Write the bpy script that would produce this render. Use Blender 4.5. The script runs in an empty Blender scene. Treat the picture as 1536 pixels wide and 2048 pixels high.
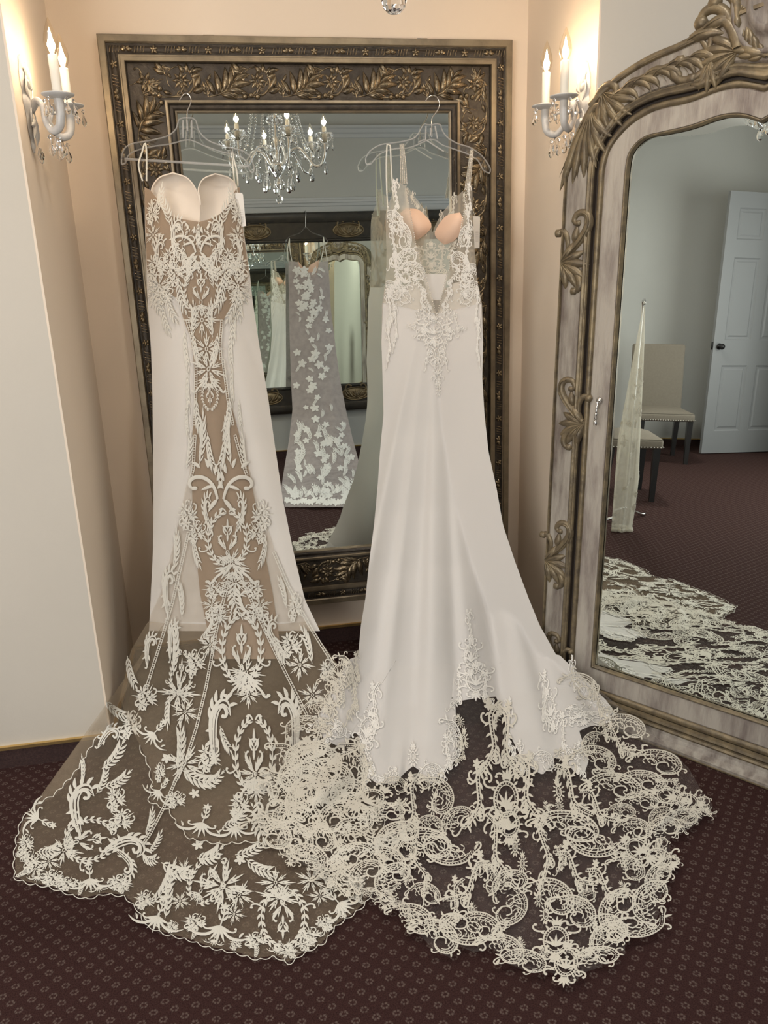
import bpy, bmesh, math, random
import numpy as np
from mathutils import Vector, Matrix
random.seed(7); RNG = np.random.default_rng(7)
PI = math.pi
sc = bpy.context.scene
C = sc.collection

# ---------------------------------------------------------------- camera
F_PX, PITCH, YAW, ROLL, CH, CD = 1592.737, 0.299745, 0.174927, -0.032908, 1.5, 3.0325
_fw = np.array([math.sin(YAW)*math.cos(PITCH), math.cos(YAW)*math.cos(PITCH), -math.sin(PITCH)])
_r0 = np.array([math.cos(YAW), -math.sin(YAW), 0.0]); _u0 = np.cross(_r0, _fw)
_rt = _r0*math.cos(ROLL)+_u0*math.sin(ROLL); _up = -_r0*math.sin(ROLL)+_u0*math.cos(ROLL)
EYE = np.array([0.0, -CD, CH])
cd = bpy.data.cameras.new('camera'); cam = bpy.data.objects.new('camera', cd); C.objects.link(cam)
cam.matrix_world = Matrix(((_rt[0], _up[0], -_fw[0], EYE[0]), (_rt[1], _up[1], -_fw[1], EYE[1]), (_rt[2], _up[2], -_fw[2], EYE[2]), (0, 0, 0, 1)))
cd.sensor_fit = 'HORIZONTAL'; cd.sensor_width = 36.0; cd.lens = F_PX/1536*36; cd.clip_start = 0.02; cd.clip_end = 60
sc.camera = cam

# ---------------------------------------------------------------- world, large lights, exposure
w = bpy.data.worlds.new('world'); sc.world = w; w.use_nodes = True
w.node_tree.nodes['Background'].inputs[0].default_value = (0.75, 0.82, 0.9, 1)
w.node_tree.nodes['Background'].inputs[1].default_value = 0.5
def area_light(name, loc, rot, sx, sy, power, col):
    l = bpy.data.lights.new(name, 'AREA'); l.shape = 'RECTANGLE'; l.size = sx; l.size_y = sy; l.energy = power; l.color = col
    o = bpy.data.objects.new(name, l); C.objects.link(o); o.location = loc; o.rotation_euler = rot
    return o
# fill added for even light, in an invented right-hand window outside the frame
area_light('window_fill_light', (3.72, -2.1, 1.35), (0, math.radians(90), 0), 1.9, 2.2, 18, (0.93, 0.97, 1.0))
area_light('window_fill_light', (-2.1, -4.13, 1.45), (math.radians(90), 0, 0), 2.2, 1.9, 51, (1.0, 0.965, 0.92))   # and added frontal fill, in an invented window behind the camera, to its left
# flush ceiling lamps, added to even out the light
FILL_LAMPS = ((-0.85, -1.75, 3), (0.8, -1.8, 8), (-2.9, -1.3, 20))
for lx, ly, lp in FILL_LAMPS:
    area_light('ceiling_fill_light', (lx, ly, 3.20), (0, 0, 0), 0.26, 0.26, lp, (1.0, 0.95, 0.89)).data.spread = math.radians(150)
sc.view_settings.view_transform = 'Standard'; sc.view_settings.look = 'None'; sc.view_settings.gamma = 1.0
sc.view_settings.use_curve_mapping = False
sc.view_settings.exposure = 0.75
sc.cycles.caustics_reflective = True; sc.cycles.sample_clamp_indirect = 2.5; sc.cycles.caustics_refractive = False
sc.cycles.transparent_max_bounces = 32; sc.cycles.glossy_bounces = 8; sc.cycles.transmission_bounces = 10
sc.cycles.max_bounces = 12

# ---------------------------------------------------------------- materials
def new_mat(name):
    m = bpy.data.materials.new(name); m.use_nodes = True
    nt = m.node_tree; return m, nt, nt.nodes, nt.links, nt.nodes['Principled BSDF']
def setp(b, **k):
    for a, v in k.items():
        a = a.replace('_', ' ')
        if a in b.inputs: b.inputs[a].default_value = v
def pm(name, col, rough=0.5, metal=0.0, col2=None, nscale=8.0, stretch=(1, 1, 1), lo=0.35, hi=0.65, bump=0.0, bscale=None, **kw):
    m, nt, N, L, b = new_mat(name)
    setp(b, Base_Color=(*col, 1), Roughness=rough, Metallic=metal)
    for k, v in kw.items(): setp(b, **{k: v})
    tc = N.new('ShaderNodeTexCoord'); mp = N.new('ShaderNodeMapping'); mp.inputs['Scale'].default_value = stretch
    L.new(tc.outputs['Object'], mp.inputs[0])
    if col2 is not None:
        nz = N.new('ShaderNodeTexNoise'); nz.inputs['Scale'].default_value = nscale; nz.inputs['Detail'].default_value = 6
        nz.inputs['Roughness'].default_value = 0.62
        L.new(mp.outputs[0], nz.inputs['Vector'])
        cr = N.new('ShaderNodeValToRGB'); cr.color_ramp.elements[0].position = lo; cr.color_ramp.elements[1].position = hi
        cr.color_ramp.elements[0].color = (*col2, 1); cr.color_ramp.elements[1].color = (*col, 1)
        L.new(nz.outputs['Fac'], cr.inputs[0]); L.new(cr.outputs[0], b.inputs['Base Color'])
    if bump:
        n2 = N.new('ShaderNodeTexNoise'); n2.inputs['Scale'].default_value = bscale or nscale*3; n2.inputs['Detail'].default_value = 4
        L.new(mp.outputs[0], n2.inputs['Vector'])
        bp = N.new('ShaderNodeBump'); bp.inputs['Strength'].default_value = bump; bp.inputs['Distance'].default_value = 0.01
        L.new(n2.outputs['Fac'], bp.inputs['Height']); L.new(bp.outputs[0], b.inputs['Normal'])
    return m
def veilmat(name, col, opacity, trans=0.35, nscale=22, var=0.12):
    """net fabric: mostly see-through, a little diffuse thread"""
    m, nt, N, L, b = new_mat(name); N.remove(b)
    out = N['Material Output']
    tr = N.new('ShaderNodeBsdfTransparent'); df = N.new('ShaderNodeBsdfDiffuse'); tl = N.new('ShaderNodeBsdfTranslucent')
    df.inputs[0].default_value = (*col, 1); tl.inputs[0].default_value = (*col, 1)
    m1 = N.new('ShaderNodeMixShader'); m1.inputs[0].default_value = trans
    L.new(df.outputs[0], m1.inputs[1]); L.new(tl.outputs[0], m1.inputs[2])
    m2 = N.new('ShaderNodeMixShader')
    nz = N.new('ShaderNodeTexNoise'); nz.inputs['Scale'].default_value = nscale; nz.inputs['Detail'].default_value = 3
    tc = N.new('ShaderNodeTexCoord'); L.new(tc.outputs['Object'], nz.inputs['Vector'])
    mr = N.new('ShaderNodeMapRange'); mr.inputs[1].default_value = 0.3; mr.inputs[2].default_value = 0.7
    mr.inputs[3].default_value = opacity*(1-var); mr.inputs[4].default_value = opacity*(1+var)
    L.new(nz.outputs['Fac'], mr.inputs[0]); L.new(mr.outputs[0], m2.inputs[0])
    L.new(tr.outputs[0], m2.inputs[1]); L.new(m1.outputs[0], m2.inputs[2]); L.new(m2.outputs[0], out.inputs[0])
    return m
def clothmat(name, col, trans=0.22, rough=0.6):
    """opaque fabric that lets a little light through"""
    m, nt, N, L, b = new_mat(name); setp(b, Base_Color=(*col, 1), Roughness=rough, Sheen_Weight=0.2, Specular_IOR_Level=0.25)
    tc = N.new('ShaderNodeTexCoord'); nz = N.new('ShaderNodeTexNoise'); nz.inputs['Scale'].default_value = 420; L.new(tc.outputs['Object'], nz.inputs['Vector'])
    bp = N.new('ShaderNodeBump'); bp.inputs['Strength'].default_value = 0.03; bp.inputs['Distance'].default_value = 0.01; L.new(nz.outputs['Fac'], bp.inputs['Height']); L.new(bp.outputs[0], b.inputs['Normal'])
    tl = N.new('ShaderNodeBsdfTranslucent'); tl.inputs[0].default_value = (*col, 1); mx = N.new('ShaderNodeMixShader'); mx.inputs[0].default_value = trans
    L.new(b.outputs[0], mx.inputs[1]); L.new(tl.outputs[0], mx.inputs[2]); L.new(mx.outputs[0], N['Material Output'].inputs[0]); return m
def clearmat(name, tint=(1, 1, 1), gloss=0.18, rough=0.03):
    """thin clear plastic / bulb glass: transparent with a fresnel gloss"""
    m, nt, N, L, b = new_mat(name); N.remove(b); out = N['Material Output']
    tr = N.new('ShaderNodeBsdfTransparent'); tr.inputs[0].default_value = (*tint, 1)
    gl = N.new('ShaderNodeBsdfGlossy'); gl.inputs['Roughness'].default_value = rough
    lw = N.new('ShaderNodeLayerWeight'); lw.inputs[0].default_value = 0.35
    mr = N.new('ShaderNodeMapRange'); mr.inputs[3].default_value = gloss*0.35; mr.inputs[4].default_value = min(1, gloss*3.2)
    L.new(lw.outputs['Facing'], mr.inputs[0])
    mx = N.new('ShaderNodeMixShader'); L.new(mr.outputs[0], mx.inputs[0]); L.new(tr.outputs[0], mx.inputs[1]); L.new(gl.outputs[0], mx.inputs[2])
    L.new(mx.outputs[0], out.inputs[0]); return m
def emimat(name, col, s):
    m, nt, N, L, b = new_mat(name); N.remove(b)
    e = N.new('ShaderNodeEmission'); e.inputs[0].default_value = (*col, 1); e.inputs[1].default_value = s
    L.new(e.outputs[0], N['Material Output'].inputs[0]); return m

M = {}
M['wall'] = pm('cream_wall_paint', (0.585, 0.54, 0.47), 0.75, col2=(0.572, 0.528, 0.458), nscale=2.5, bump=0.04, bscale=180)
M['wall_alcove'] = pm('alcove_paint_warm_glow', (0.80, 0.685, 0.56), 0.75, col2=(0.785, 0.67, 0.545), nscale=2.5, bump=0.04, bscale=180)  # peach tint puts the warm sconce light into the wall colour
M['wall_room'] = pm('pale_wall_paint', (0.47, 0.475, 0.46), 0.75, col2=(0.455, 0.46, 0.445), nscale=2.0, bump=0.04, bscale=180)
M['ceiling'] = pm('ceiling_paint', (0.78, 0.77, 0.74), 0.85, bump=0.05, bscale=120)
M['trim_white'] = pm('white_moulding_paint', (0.50, 0.515, 0.53), 0.45)
M['gold_trim'] = pm('brass_trim', (0.78, 0.56, 0.24), 0.32, 0.9, col2=(0.62, 0.44, 0.18), nscale=14)
M['bronze'] = pm('dark_bronze', (0.07, 0.057, 0.043), 0.42, 0.4, col2=(0.034, 0.028, 0.022), nscale=26, bump=0.25, bscale=90)
M['bronze_gold'] = pm('worn_bronze_relief', (0.30, 0.24, 0.155), 0.27, 0.8, col2=(0.075, 0.06, 0.042), nscale=30, lo=0.36, hi=0.62, bump=0.2, bscale=120)
M['frame_gold'] = pm('antique_gold_leaf', (0.29, 0.24, 0.165), 0.40, 0.65, col2=(0.15, 0.12, 0.085), nscale=9, lo=0.3, hi=0.6, bump=0.1, bscale=60)
M['black_frame'] = pm('black_lacquer_frame', (0.022, 0.02, 0.018), 0.35, 0.1, col2=(0.04, 0.033, 0.026), nscale=20)
M['cart_gold'] = pm('dull_gold_cartouche', (0.26, 0.2, 0.115), 0.42, 0.6, col2=(0.12, 0.09, 0.055), nscale=18)
M['wash'] = pm('whitewashed_wood', (0.36, 0.33, 0.285), 0.55, 0.05, col2=(0.15, 0.122, 0.105), nscale=7, stretch=(3.2, 3.2, 0.6), lo=0.36, hi=0.60, bump=0.25, bscale=40)
M['wash_light'] = pm('whitewashed_wood_pale', (0.43, 0.395, 0.345), 0.55, 0.05, col2=(0.20, 0.165, 0.148), nscale=7, stretch=(3.2, 3.2, 0.55), lo=0.32, hi=0.58, bump=0.25, bscale=40)
M['wash_gold'] = pm('tarnished_gold_wood', (0.27, 0.215, 0.13), 0.42, 0.42, col2=(0.125, 0.10, 0.068), nscale=24, lo=0.36, hi=0.66, bump=0.15, bscale=60)
M['groove'] = pm('dark_rebate', (0.05, 0.038, 0.03), 0.6)
M['satin'] = clothmat('ivory_crepe', (0.86, 0.825, 0.775))
M['satin2'] = clothmat('white_crepe', (0.88, 0.855, 0.825), 0.28)
M['lace'] = pm('ivory_embroidery', (0.76, 0.735, 0.66), 0.6, 0, bump=0.35, bscale=700, Sheen_Weight=0.2)
M['lace2'] = pm('cream_corded_lace', (0.69, 0.65, 0.56), 0.55, 0, bump=0.35, bscale=700, Sheen_Weight=0.2)
M['lace2s'] = pm('white_corded_lace', (0.86, 0.835, 0.785), 0.55, 0, bump=0.35, bscale=700, Sheen_Weight=0.2)
M['lace3'] = pm('white_leaf_lace', (0.84, 0.83, 0.80), 0.65, 0, bump=0.3, bscale=500)
M['nude'] = pm('nude_lining', (0.36, 0.272, 0.20), 0.7, 0, bump=0.05, bscale=300)
M['cup_ivory'] = pm('ivory_cup_satin', (0.78, 0.705, 0.62), 0.6, 0)
M['cup_peach'] = pm('peach_foam_cup', (0.80, 0.56, 0.42), 0.7, 0)
M['tulle1'] = veilmat('beige_tulle', (0.58, 0.475, 0.345), 0.26)
M['tulle1b'] = veilmat('beige_tulle_overlay', (0.58, 0.475, 0.345), 0.19)
M['tulle2'] = veilmat('ivory_tulle', (0.74, 0.68, 0.64), 0.085)
M['tulle2b'] = veilmat('ivory_illusion_net', (0.84, 0.79, 0.69), 0.38)
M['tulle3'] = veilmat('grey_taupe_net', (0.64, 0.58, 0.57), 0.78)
M['veil'] = veilmat('ivory_veil_net', (0.82, 0.79, 0.70), 0.5)
M['bead'] = pm('silver_beads', (0.86, 0.83, 0.76), 0.2, 0.7)
M['ribbon'] = pm('ivory_ribbon', (0.80, 0.79, 0.71), 0.5)
M['paper'] = pm('white_card', (0.80, 0.78, 0.74), 0.6)
M['ink'] = pm('grey_print', (0.45, 0.43, 0.40), 0.6)
M['plastic'] = clearmat('clear_plastic', (0.97, 0.97, 0.97), 0.25)
M['plastic_edge'] = veilmat('clear_plastic_edge', (0.85, 0.86, 0.87), 0.42, 0.5)
M['chrome'] = pm('chrome', (0.78, 0.78, 0.78), 0.12, 1.0)
M['white_metal'] = pm('white_enamel', (0.66, 0.655, 0.64), 0.35, 0, col2=(0.56, 0.555, 0.545), nscale=30)
M['candle'] = pm('ivory_candle_sleeve', (0.80, 0.765, 0.68), 0.5)
M['bulb_glass'] = clearmat('bulb_glass', (1, 0.96, 0.88), 0.12)
M['bulb_hot'] = emimat('lit_filament', (1.0, 0.80, 0.52), 26)
M['black_wood'] = pm('black_wood', (0.018, 0.017, 0.017), 0.35)
M['linen'] = pm('beige_linen', (0.20, 0.175, 0.14), 0.8, 0, col2=(0.18, 0.158, 0.126), nscale=60, bump=0.2, bscale=500)
M['nail'] = pm('pewter_nailheads', (0.5, 0.48, 0.44), 0.3, 0.9)
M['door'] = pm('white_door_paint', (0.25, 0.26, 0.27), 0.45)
M['knob'] = pm('black_knob', (0.02, 0.02, 0.022), 0.3, 0.3)
def crystal_mat():
    m, nt, N, L, b = new_mat('cut_crystal'); N.remove(b); out = N['Material Output']
    g = N.new('ShaderNodeBsdfGlass'); g.inputs['IOR'].default_value = 1.5; g.inputs['Roughness'].default_value = 0.0
    L.new(g.outputs[0], out.inputs[0]); return m
M['crystal'] = crystal_mat()
def mirror_mat():
    m, nt, N, L, b = new_mat('mirror_silvering')
    setp(b, Base_Color=(0.80, 0.855, 0.815, 1), Roughness=0.0, Metallic=1.0); return m
M['mirror'] = mirror_mat()
def carpet_mat(name, pile=True):
    m, nt, N, L, b = new_mat(name)
    setp(b, Roughness=0.95, Specular_IOR_Level=0.1)
    tc = N.new('ShaderNodeTexCoord'); sp = N.new('ShaderNodeSeparateXYZ')
    nz0 = N.new('ShaderNodeTexNoise'); nz0.inputs['Scale'].default_value = 160; nz0.inputs['Detail'].default_value = 2
    L.new(tc.outputs['Object'], nz0.inputs['Vector'])
    vm = N.new('ShaderNodeVectorMath'); vm.operation = 'MULTIPLY_ADD'; vm.inputs[1].default_value = (0.006,)*3
    L.new(nz0.outputs['Color'], vm.inputs[0]); L.new(tc.outputs['Object'], vm.inputs[2]); L.new(vm.outputs[0], sp.inputs[0])
    def mt(op, a, bb=None, c=None):
        n = N.new('ShaderNodeMath'); n.operation = op
        for i, q in enumerate((a, bb, c)):
            if q is None: continue
            if isinstance(q, (int, float)): n.inputs[i].default_value = q
            else: L.new(q, n.inputs[i])
        return n.outputs[0]
    def dots(offx, offy, cell, k, r):
        res = []
        for s, o in ((sp.outputs[0], offx), (sp.outputs[1], offy)):
            res.append(mt('ABSOLUTE', mt('SUBTRACT', mt('FRACT', mt('ADD', mt('DIVIDE', s, cell), o)), 0.5)))
        dx = mt('SUBTRACT', res[0], k[0]); dy = mt('SUBTRACT', res[1], k[1])
        d = mt('SQRT', mt('ADD', mt('MULTIPLY', dx, dx), mt('MULTIPLY', dy, dy)))
        return mt('SUBTRACT', 1.0, mt('SMOOTHSTEP' if False else 'MINIMUM', mt('DIVIDE', d, r), 1.0))
    cell = 0.044
    d1 = mt('MAXIMUM', dots(0.0, 0.0, cell, (0.08, 0.11), 0.075), dots(0.5, 0.5, cell, (0.08, 0.11), 0.075))
    d2 = mt('MAXIMUM', d1, dots(0.0, 0.0, cell, (0.16, 0.02), 0.06)); d2 = mt('MAXIMUM', d2, dots(0.5, 0.5, cell, (0.16, 0.02), 0.06))
    fac = mt('MULTIPLY', mt('POWER', d2, 0.7), 0.85)
    nz = N.new('ShaderNodeTexNoise'); nz.inputs['Scale'].default_value = 330; nz.inputs['Detail'].default_value = 3
    L.new(tc.outputs['Object'], nz.inputs['Vector'])
    cr = N.new('ShaderNodeValToRGB'); cr.color_ramp.elements[0].position = 0.3; cr.color_ramp.elements[1].position = 0.75
    cr.color_ramp.elements[0].color = (0.0255, 0.0115, 0.0105, 1); cr.color_ramp.elements[1].color = (0.058, 0.0275, 0.025, 1)
    L.new(nz.outputs['Fac'], cr.inputs[0])
    mx = N.new('ShaderNodeMixRGB'); L.new(fac, mx.inputs[0]); L.new(cr.outputs[0], mx.inputs[1]); mx.inputs[2].default_value = (0.145, 0.108, 0.094, 1)
    L.new(mx.outputs[0], b.inputs['Base Color'])
    bp = N.new('ShaderNodeBump'); bp.inputs['Strength'].default_value = 0.6; bp.inputs['Distance'].default_value = 0.004
    L.new(nz.outputs['Fac'], bp.inputs['Height']); L.new(bp.outputs[0], b.inputs['Normal'])
    return m
M['carpet'] = carpet_mat('burgundy_patterned_carpet')
M['carpet_base'] = pm('burgundy_carpet_base', (0.06, 0.03, 0.026), 0.95, 0, col2=(0.03, 0.014, 0.013), nscale=160, bump=0.5, bscale=330)

# ---------------------------------------------------------------- mesh helpers
class MB:
    def __init__(s): s.V = []; s.Fc = []; s.n = 0
    def add(s, v, f):
        v = np.asarray(v, float).reshape(-1, 3); s.V.append(v)
        o = s.n; s.Fc.extend([tuple(i+o for i in q) for q in f]); s.n += len(v); return s
    def grid(s, P, closed_u=False, closed_v=False, flip=False):
        """P: (rows, cols, 3)"""
        P = np.asarray(P, float); r, c = P.shape[:2]; f = []
        for i in range(r if closed_v else r-1):
            for j in range(c if closed_u else c-1):
                a = i*c+j; b2 = i*c+(j+1) % c; d = ((i+1) % r)*c+j; e = ((i+1) % r)*c+(j+1) % c
                f.append((a, d, e, b2) if flip else (a, b2, e, d))
        return s.add(P.reshape(-1, 3), f)
    def box(s, x0, x1, y0, y1, z0, z1):
        v = [(x, y, z) for x in (x0, x1) for y in (y0, y1) for z in (z0, z1)]
        return s.add(v, [(0, 1, 3, 2), (4, 6, 7, 5), (0, 4, 5, 1), (2, 3, 7, 6), (0, 2, 6, 4), (1, 5, 7, 3)])
    def rbox(s, x0, x1, y0, y1, z0, z1, b=0.004, seg=2, M4=None):
        bm = bmesh.new(); bmesh.ops.create_cube(bm, size=1.0)
        for v in bm.verts: v.co = Vector(((x0+x1)/2+v.co.x*(x1-x0), (y0+y1)/2+v.co.y*(y1-y0), (z0+z1)/2+v.co.z*(z1-z0)))
        bmesh.ops.bevel(bm, geom=list(bm.edges), offset=b, segments=seg, profile=0.5, affect='EDGES')
        if M4 is not None: bmesh.ops.transform(bm, matrix=M4, verts=bm.verts)
        bm.verts.index_update(); s.add([v.co[:] for v in bm.verts], [tuple(v.index for v in f.verts) for f in bm.faces]); bm.free(); return s
    def tube(s, P, r, n=8, caps=True, flat=1.0):
        P = np.asarray(P, float); k = len(P); r = np.broadcast_to(np.asarray(r, float), (k,))
        T = np.gradient(P, axis=0); T /= np.linalg.norm(T, axis=1)[:, None]+1e-12
        a = np.array([0, 0, 1.0]) if abs(T[0][2]) < 0.9 else np.array([1.0, 0, 0])
        U = np.cross(T[0], a); U /= np.linalg.norm(U); rows = []
        for i in range(k):
            U = U-T[i]*(U@T[i]); U /= np.linalg.norm(U)+1e-12; W = np.cross(T[i], U)
            th = np.linspace(0, 2*PI, n, endpoint=False)
            rows.append(P[i]+r[i]*(np.cos(th)[:, None]*U+flat*np.sin(th)[:, None]*W))
        o = s.n; s.grid(np.array(rows), closed_u=True)
        if caps: s.Fc.append(tuple(o+i for i in range(n))[::-1]); s.Fc.append(tuple(o+(k-1)*n+i for i in range(n)))
        return s
    def lathe(s, prof, n=16, c=(0, 0, 0), axis='z'):
        prof = np.asarray(prof, float); th = np.linspace(0, 2*PI, n, endpoint=False); rows = []
        for r, z in prof:
            rows.append(np.stack([r*np.cos(th), r*np.sin(th), np.full(n, z)], 1))
        P = np.array(rows)
        if axis == 'y': P = P[..., [0, 2, 1]]*np.array([1, 1, 1.0])
        if axis == 'x': P = P[..., [2, 0, 1]]
        return s.grid(P+np.asarray(c, float), closed_u=True)
    def ball(s, c, r, n=8, m=6, sc3=(1, 1, 1)):
        ph = np.linspace(0, PI, m+1); prof = [(max(1e-5, math.sin(p)), -math.cos(p)) for p in ph]
        th = np.linspace(0, 2*PI, n, endpoint=False)
        P = np.array([np.stack([a*np.cos(th), a*np.sin(th), np.full(n, z)], 1) for a, z in prof])*r*np.asarray(sc3)
        return s.grid(P+np.asarray(c, float), closed_u=True)
    def mesh(s, name, mat, smooth=True):
        me = bpy.data.meshes.new(name); V = np.concatenate(s.V) if s.V else np.zeros((0, 3))
        me.from_pydata(V.tolist(), [], s.Fc); me.materials.append(mat)
        if smooth: me.polygons.foreach_set('use_smooth', [True]*len(me.polygons))
        me.update(); return me
    def build(s, name, mat, parent=None, smooth=True):
        return link(name, s.mesh(name, mat, smooth), parent)
def link(name, me, parent=None, loc=None, rot=None, scale=None):
    o = bpy.data.objects.new(name, me); C.objects.link(o)
    if parent is not None: o.parent = parent
    if loc is not None: o.location = loc
    if rot is not None: o.rotation_euler = rot
    if scale is not None: o.scale = scale
    return o
def tag(o, label=None, cat=None, group=None, kind=None):
    if label: o['label'] = label
    if cat: o['category'] = cat
    if group: o['group'] = group
    if kind: o['kind'] = kind
    return o
def thing(name, label, cat, loc=(0, 0, 0), rot=(0, 0, 0), group=None):
    o = bpy.data.objects.new(name, None); C.objects.link(o); o.location = loc; o.rotation_euler = rot; o.empty_display_size = 0.05
    return tag(o, label, cat, group)
def struct(name, mb, mat, parent=None, smooth=False):
    o = mb.build(name, mat, parent, smooth)
    if parent is None: o['kind'] = 'structure'
    return o
def crom(P, n):
    """Catmull-Rom resample of polyline P (k,d) to n points by chord length"""
    P = np.asarray(P, float); k = len(P)
    if k == 2: return P[0]+(P[1]-P[0])*np.linspace(0, 1, n)[:, None]
    d = np.r_[0, np.cumsum(np.linalg.norm(np.diff(P, axis=0), axis=1))]; t = np.linspace(0, d[-1], n); out = []
    for x in t:
        i = min(max(np.searchsorted(d, x, 'right')-1, 0), k-2); u = (x-d[i])/(d[i+1]-d[i]+1e-12)
        p1, p2 = P[i], P[i+1]; p0 = P[i-1] if i > 0 else 2*p1-p2; p3 = P[i+2] if i+2 < k else 2*p2-p1
        out.append(0.5*((2*p1)+(-p0+p2)*u+(2*p0-5*p1+4*p2-p3)*u*u+(-p0+3*p1-3*p2+p3)*u**3))
    return np.array(out)
def resamp(P, n):
    P = np.asarray(P, float); d = np.r_[0, np.cumsum(np.linalg.norm(np.diff(P, axis=0), axis=1))]; t = np.linspace(0, d[-1], n)
    return np.stack([np.interp(t, d, P[:, i]) for i in range(P.shape[1])], 1)

# ---------------------------------------------------------------- ornament pen: tapered strokes in a plane
class Pen:
    """collects tapered strokes in 2-D; each becomes a raised, rounded ribbon"""
    def __init__(s): s.S = []; s.T = [np.array([[1, 0, 0], [0, 1, 0.0]])]
    def push(s, x=0, y=0, rot=0, sx=1, sy=None):
        sy = sx if sy is None else sy; A = s.T[-1]; c, q = math.cos(rot), math.sin(rot)
        Bm = np.array([[c*sx, -q*sy, x], [q*sx, c*sy, y], [0, 0, 1.0]]); s.T.append(A@Bm); return s
    def pop(s): s.T.pop(); return s
    def stroke(s, P, W, H=1.0):
        P = np.asarray(P, float); A = s.T[-1]; k = math.sqrt(abs(A[0, 0]*A[1, 1]-A[0, 1]*A[1, 0]))
        Q = P@A[:, :2].T+A[:, 2]; s.S.append((Q, np.broadcast_to(np.asarray(W, float), (len(P),))*k, H)); return s
    def leaf(s, x, y, a, l, w, bend=0.0, n=7, H=1.0, blunt=0.75):
        t = np.linspace(0, 1, n); hd = a+bend*(t-0.15); st = l/(n-1)
        P = np.zeros((n, 2)); P[0] = (x, y)
        P[1:, 0] = x+np.cumsum(np.cos((hd[1:]+hd[:-1])/2)*st); P[1:, 1] = y+np.cumsum(np.sin((hd[1:]+hd[:-1])/2)*st)
        W = w*np.sin(PI*np.clip(t, 0, 1)**blunt)**0.85; W[0] = w*0.18; W[-1] = w*0.02
        return s.stroke(P, W, H)
    def curl(s, x, y, a, l, w, turn, n=16, H=1.0, ball=1.5, pw=1.6, w0=0.35):
        """stem from (x,y) heading a, curling by `turn` radians into a spiral with a ball end"""
        t = np.linspace(0, 1, n); hd = a+turn*t**pw; st = (1-0.72*t); st = st/st[:-1].sum()*l
        P = np.zeros((n, 2)); P[0] = (x, y)
        P[1:, 0] = x+np.cumsum(np.cos(hd[:-1])*st[:-1]); P[1:, 1] = y+np.cumsum(np.sin(hd[:-1])*st[:-1])
        W = w*(w0+(1-w0)*np.sin(PI*(0.15+0.75*t)))
        s.stroke(P, W, H)
        if ball: s.dot(P[-1][0], P[-1][1], w*ball, H)
        return P
    def dot(s, x, y, r, H=1.0):
        return s.stroke([(x-r, y), (x-0.55*r, y), (x+0.55*r, y), (x+r, y)], [0.1*r, 0.85*r, 0.85*r, 0.1*r], H)
    def line(s, P, w, H=1.0, n=None, taper=False):
        P = resamp(P, n) if n else np.asarray(P, float)
        W = np.full(len(P), w)
        if taper: W = w*np.sin(PI*np.linspace(0.08, 0.95, len(P)))
        return s.stroke(P, W, H)
    def loop(s, cx, cy, rx, ry, w, H=1.0, n=20, a0=0, a1=2*PI):
        th = np.linspace(a0, a1, n); return s.stroke(np.stack([cx+rx*np.cos(th), cy+ry*np.sin(th)], 1), np.full(n, w), H)
    # -------- composites
    def acan(s, x, y, a, l, w, bend=0.6, pairs=5, H=1.0, open_=0.75, stem=0.06):
        """acanthus frond: stem with lobed leaflets"""
        n = pairs*2+3; t = np.linspace(0, 1, n); hd = a+bend*t; st = l/(n-1)
        P = np.zeros((n, 2)); P[0] = (x, y); P[1:, 0] = x+np.cumsum(np.cos(hd[:-1])*st); P[1:, 1] = y+np.cumsum(np.sin(hd[:-1])*st)
        s.stroke(P, l*stem*np.linspace(1, 0.35, n), H)
        for i in range(pairs):
            k = 1+2*i; f = math.sin(PI*(0.25+0.62*i/max(1, pairs-1)))
            for sg in (-1, 1):
                s.leaf(P[k][0], P[k][1], hd[k]+sg*open_, w*f, w*0.17*f+0.01*w, -sg*0.55, n=5, H=H)
        s.leaf(P[-1][0], P[-1][1], hd[-1], w*0.75, w*0.19, 0, n=5, H=H)
        return P[-1], hd[-1]
    def rosette(s, x, y, r, n=8, w=0.2, a0=0, H=1.0, eye=0.14, sharp=0.62):
        for i in range(n):
            a = a0+2*PI*i/n; s.leaf(x+eye*r*math.cos(a), y+eye*r*math.sin(a), a, r*(1-eye), r*w, 0, n=5, H=H, blunt=sharp)
        if eye > 0.08: s.loop(x, y, eye*r*0.8, eye*r*0.8, eye*r*0.35, H, n=9)
        return s
    def palm(s, x, y, a, r, n=7, spread=1.25, w=0.13, H=1.0, curl=0.7):
        for i in range(n):
            k = (i/(n-1)*2-1); s.leaf(x, y, a+k*spread, r*(1-0.38*k*k), r*w, k*curl, n=6, H=H)
        return s
    def fleur(s, x, y, r, n=5, H=1.0, a0=0.3):
        for i in range(n): s.leaf(x, y, a0+2*PI*i/n, r, r*0.34, 0, n=4, H=H, blunt=1.1)
        return s
    def ladder(s, P, w, step, lw, H=1.0):
        P = np.asarray(P, float); L = np.linalg.norm(np.diff(P, axis=0), axis=1).sum(); n = max(3, int(L/step)); Q = resamp(P, n)
        T = np.gradient(Q, axis=0); T /= np.linalg.norm(T, axis=1)[:, None]; Nn = np.stack([-T[:, 1], T[:, 0]], 1)
        s.line(Q+Nn*w, lw, H); s.line(Q-Nn*w, lw, H)
        for i in range(n): s.stroke([Q[i]-Nn[i]*w, Q[i]+Nn[i]*w], [lw*0.8]*2, H)
        return s
    def beads(s, P, step, r, H=1.2):
        P = np.asarray(P, float); L = np.linalg.norm(np.diff(P, axis=0), axis=1).sum(); Q = resamp(P, max(2, int(L/step)))
        for q in Q: s.dot(q[0], q[1], r, H)
        return s
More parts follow.
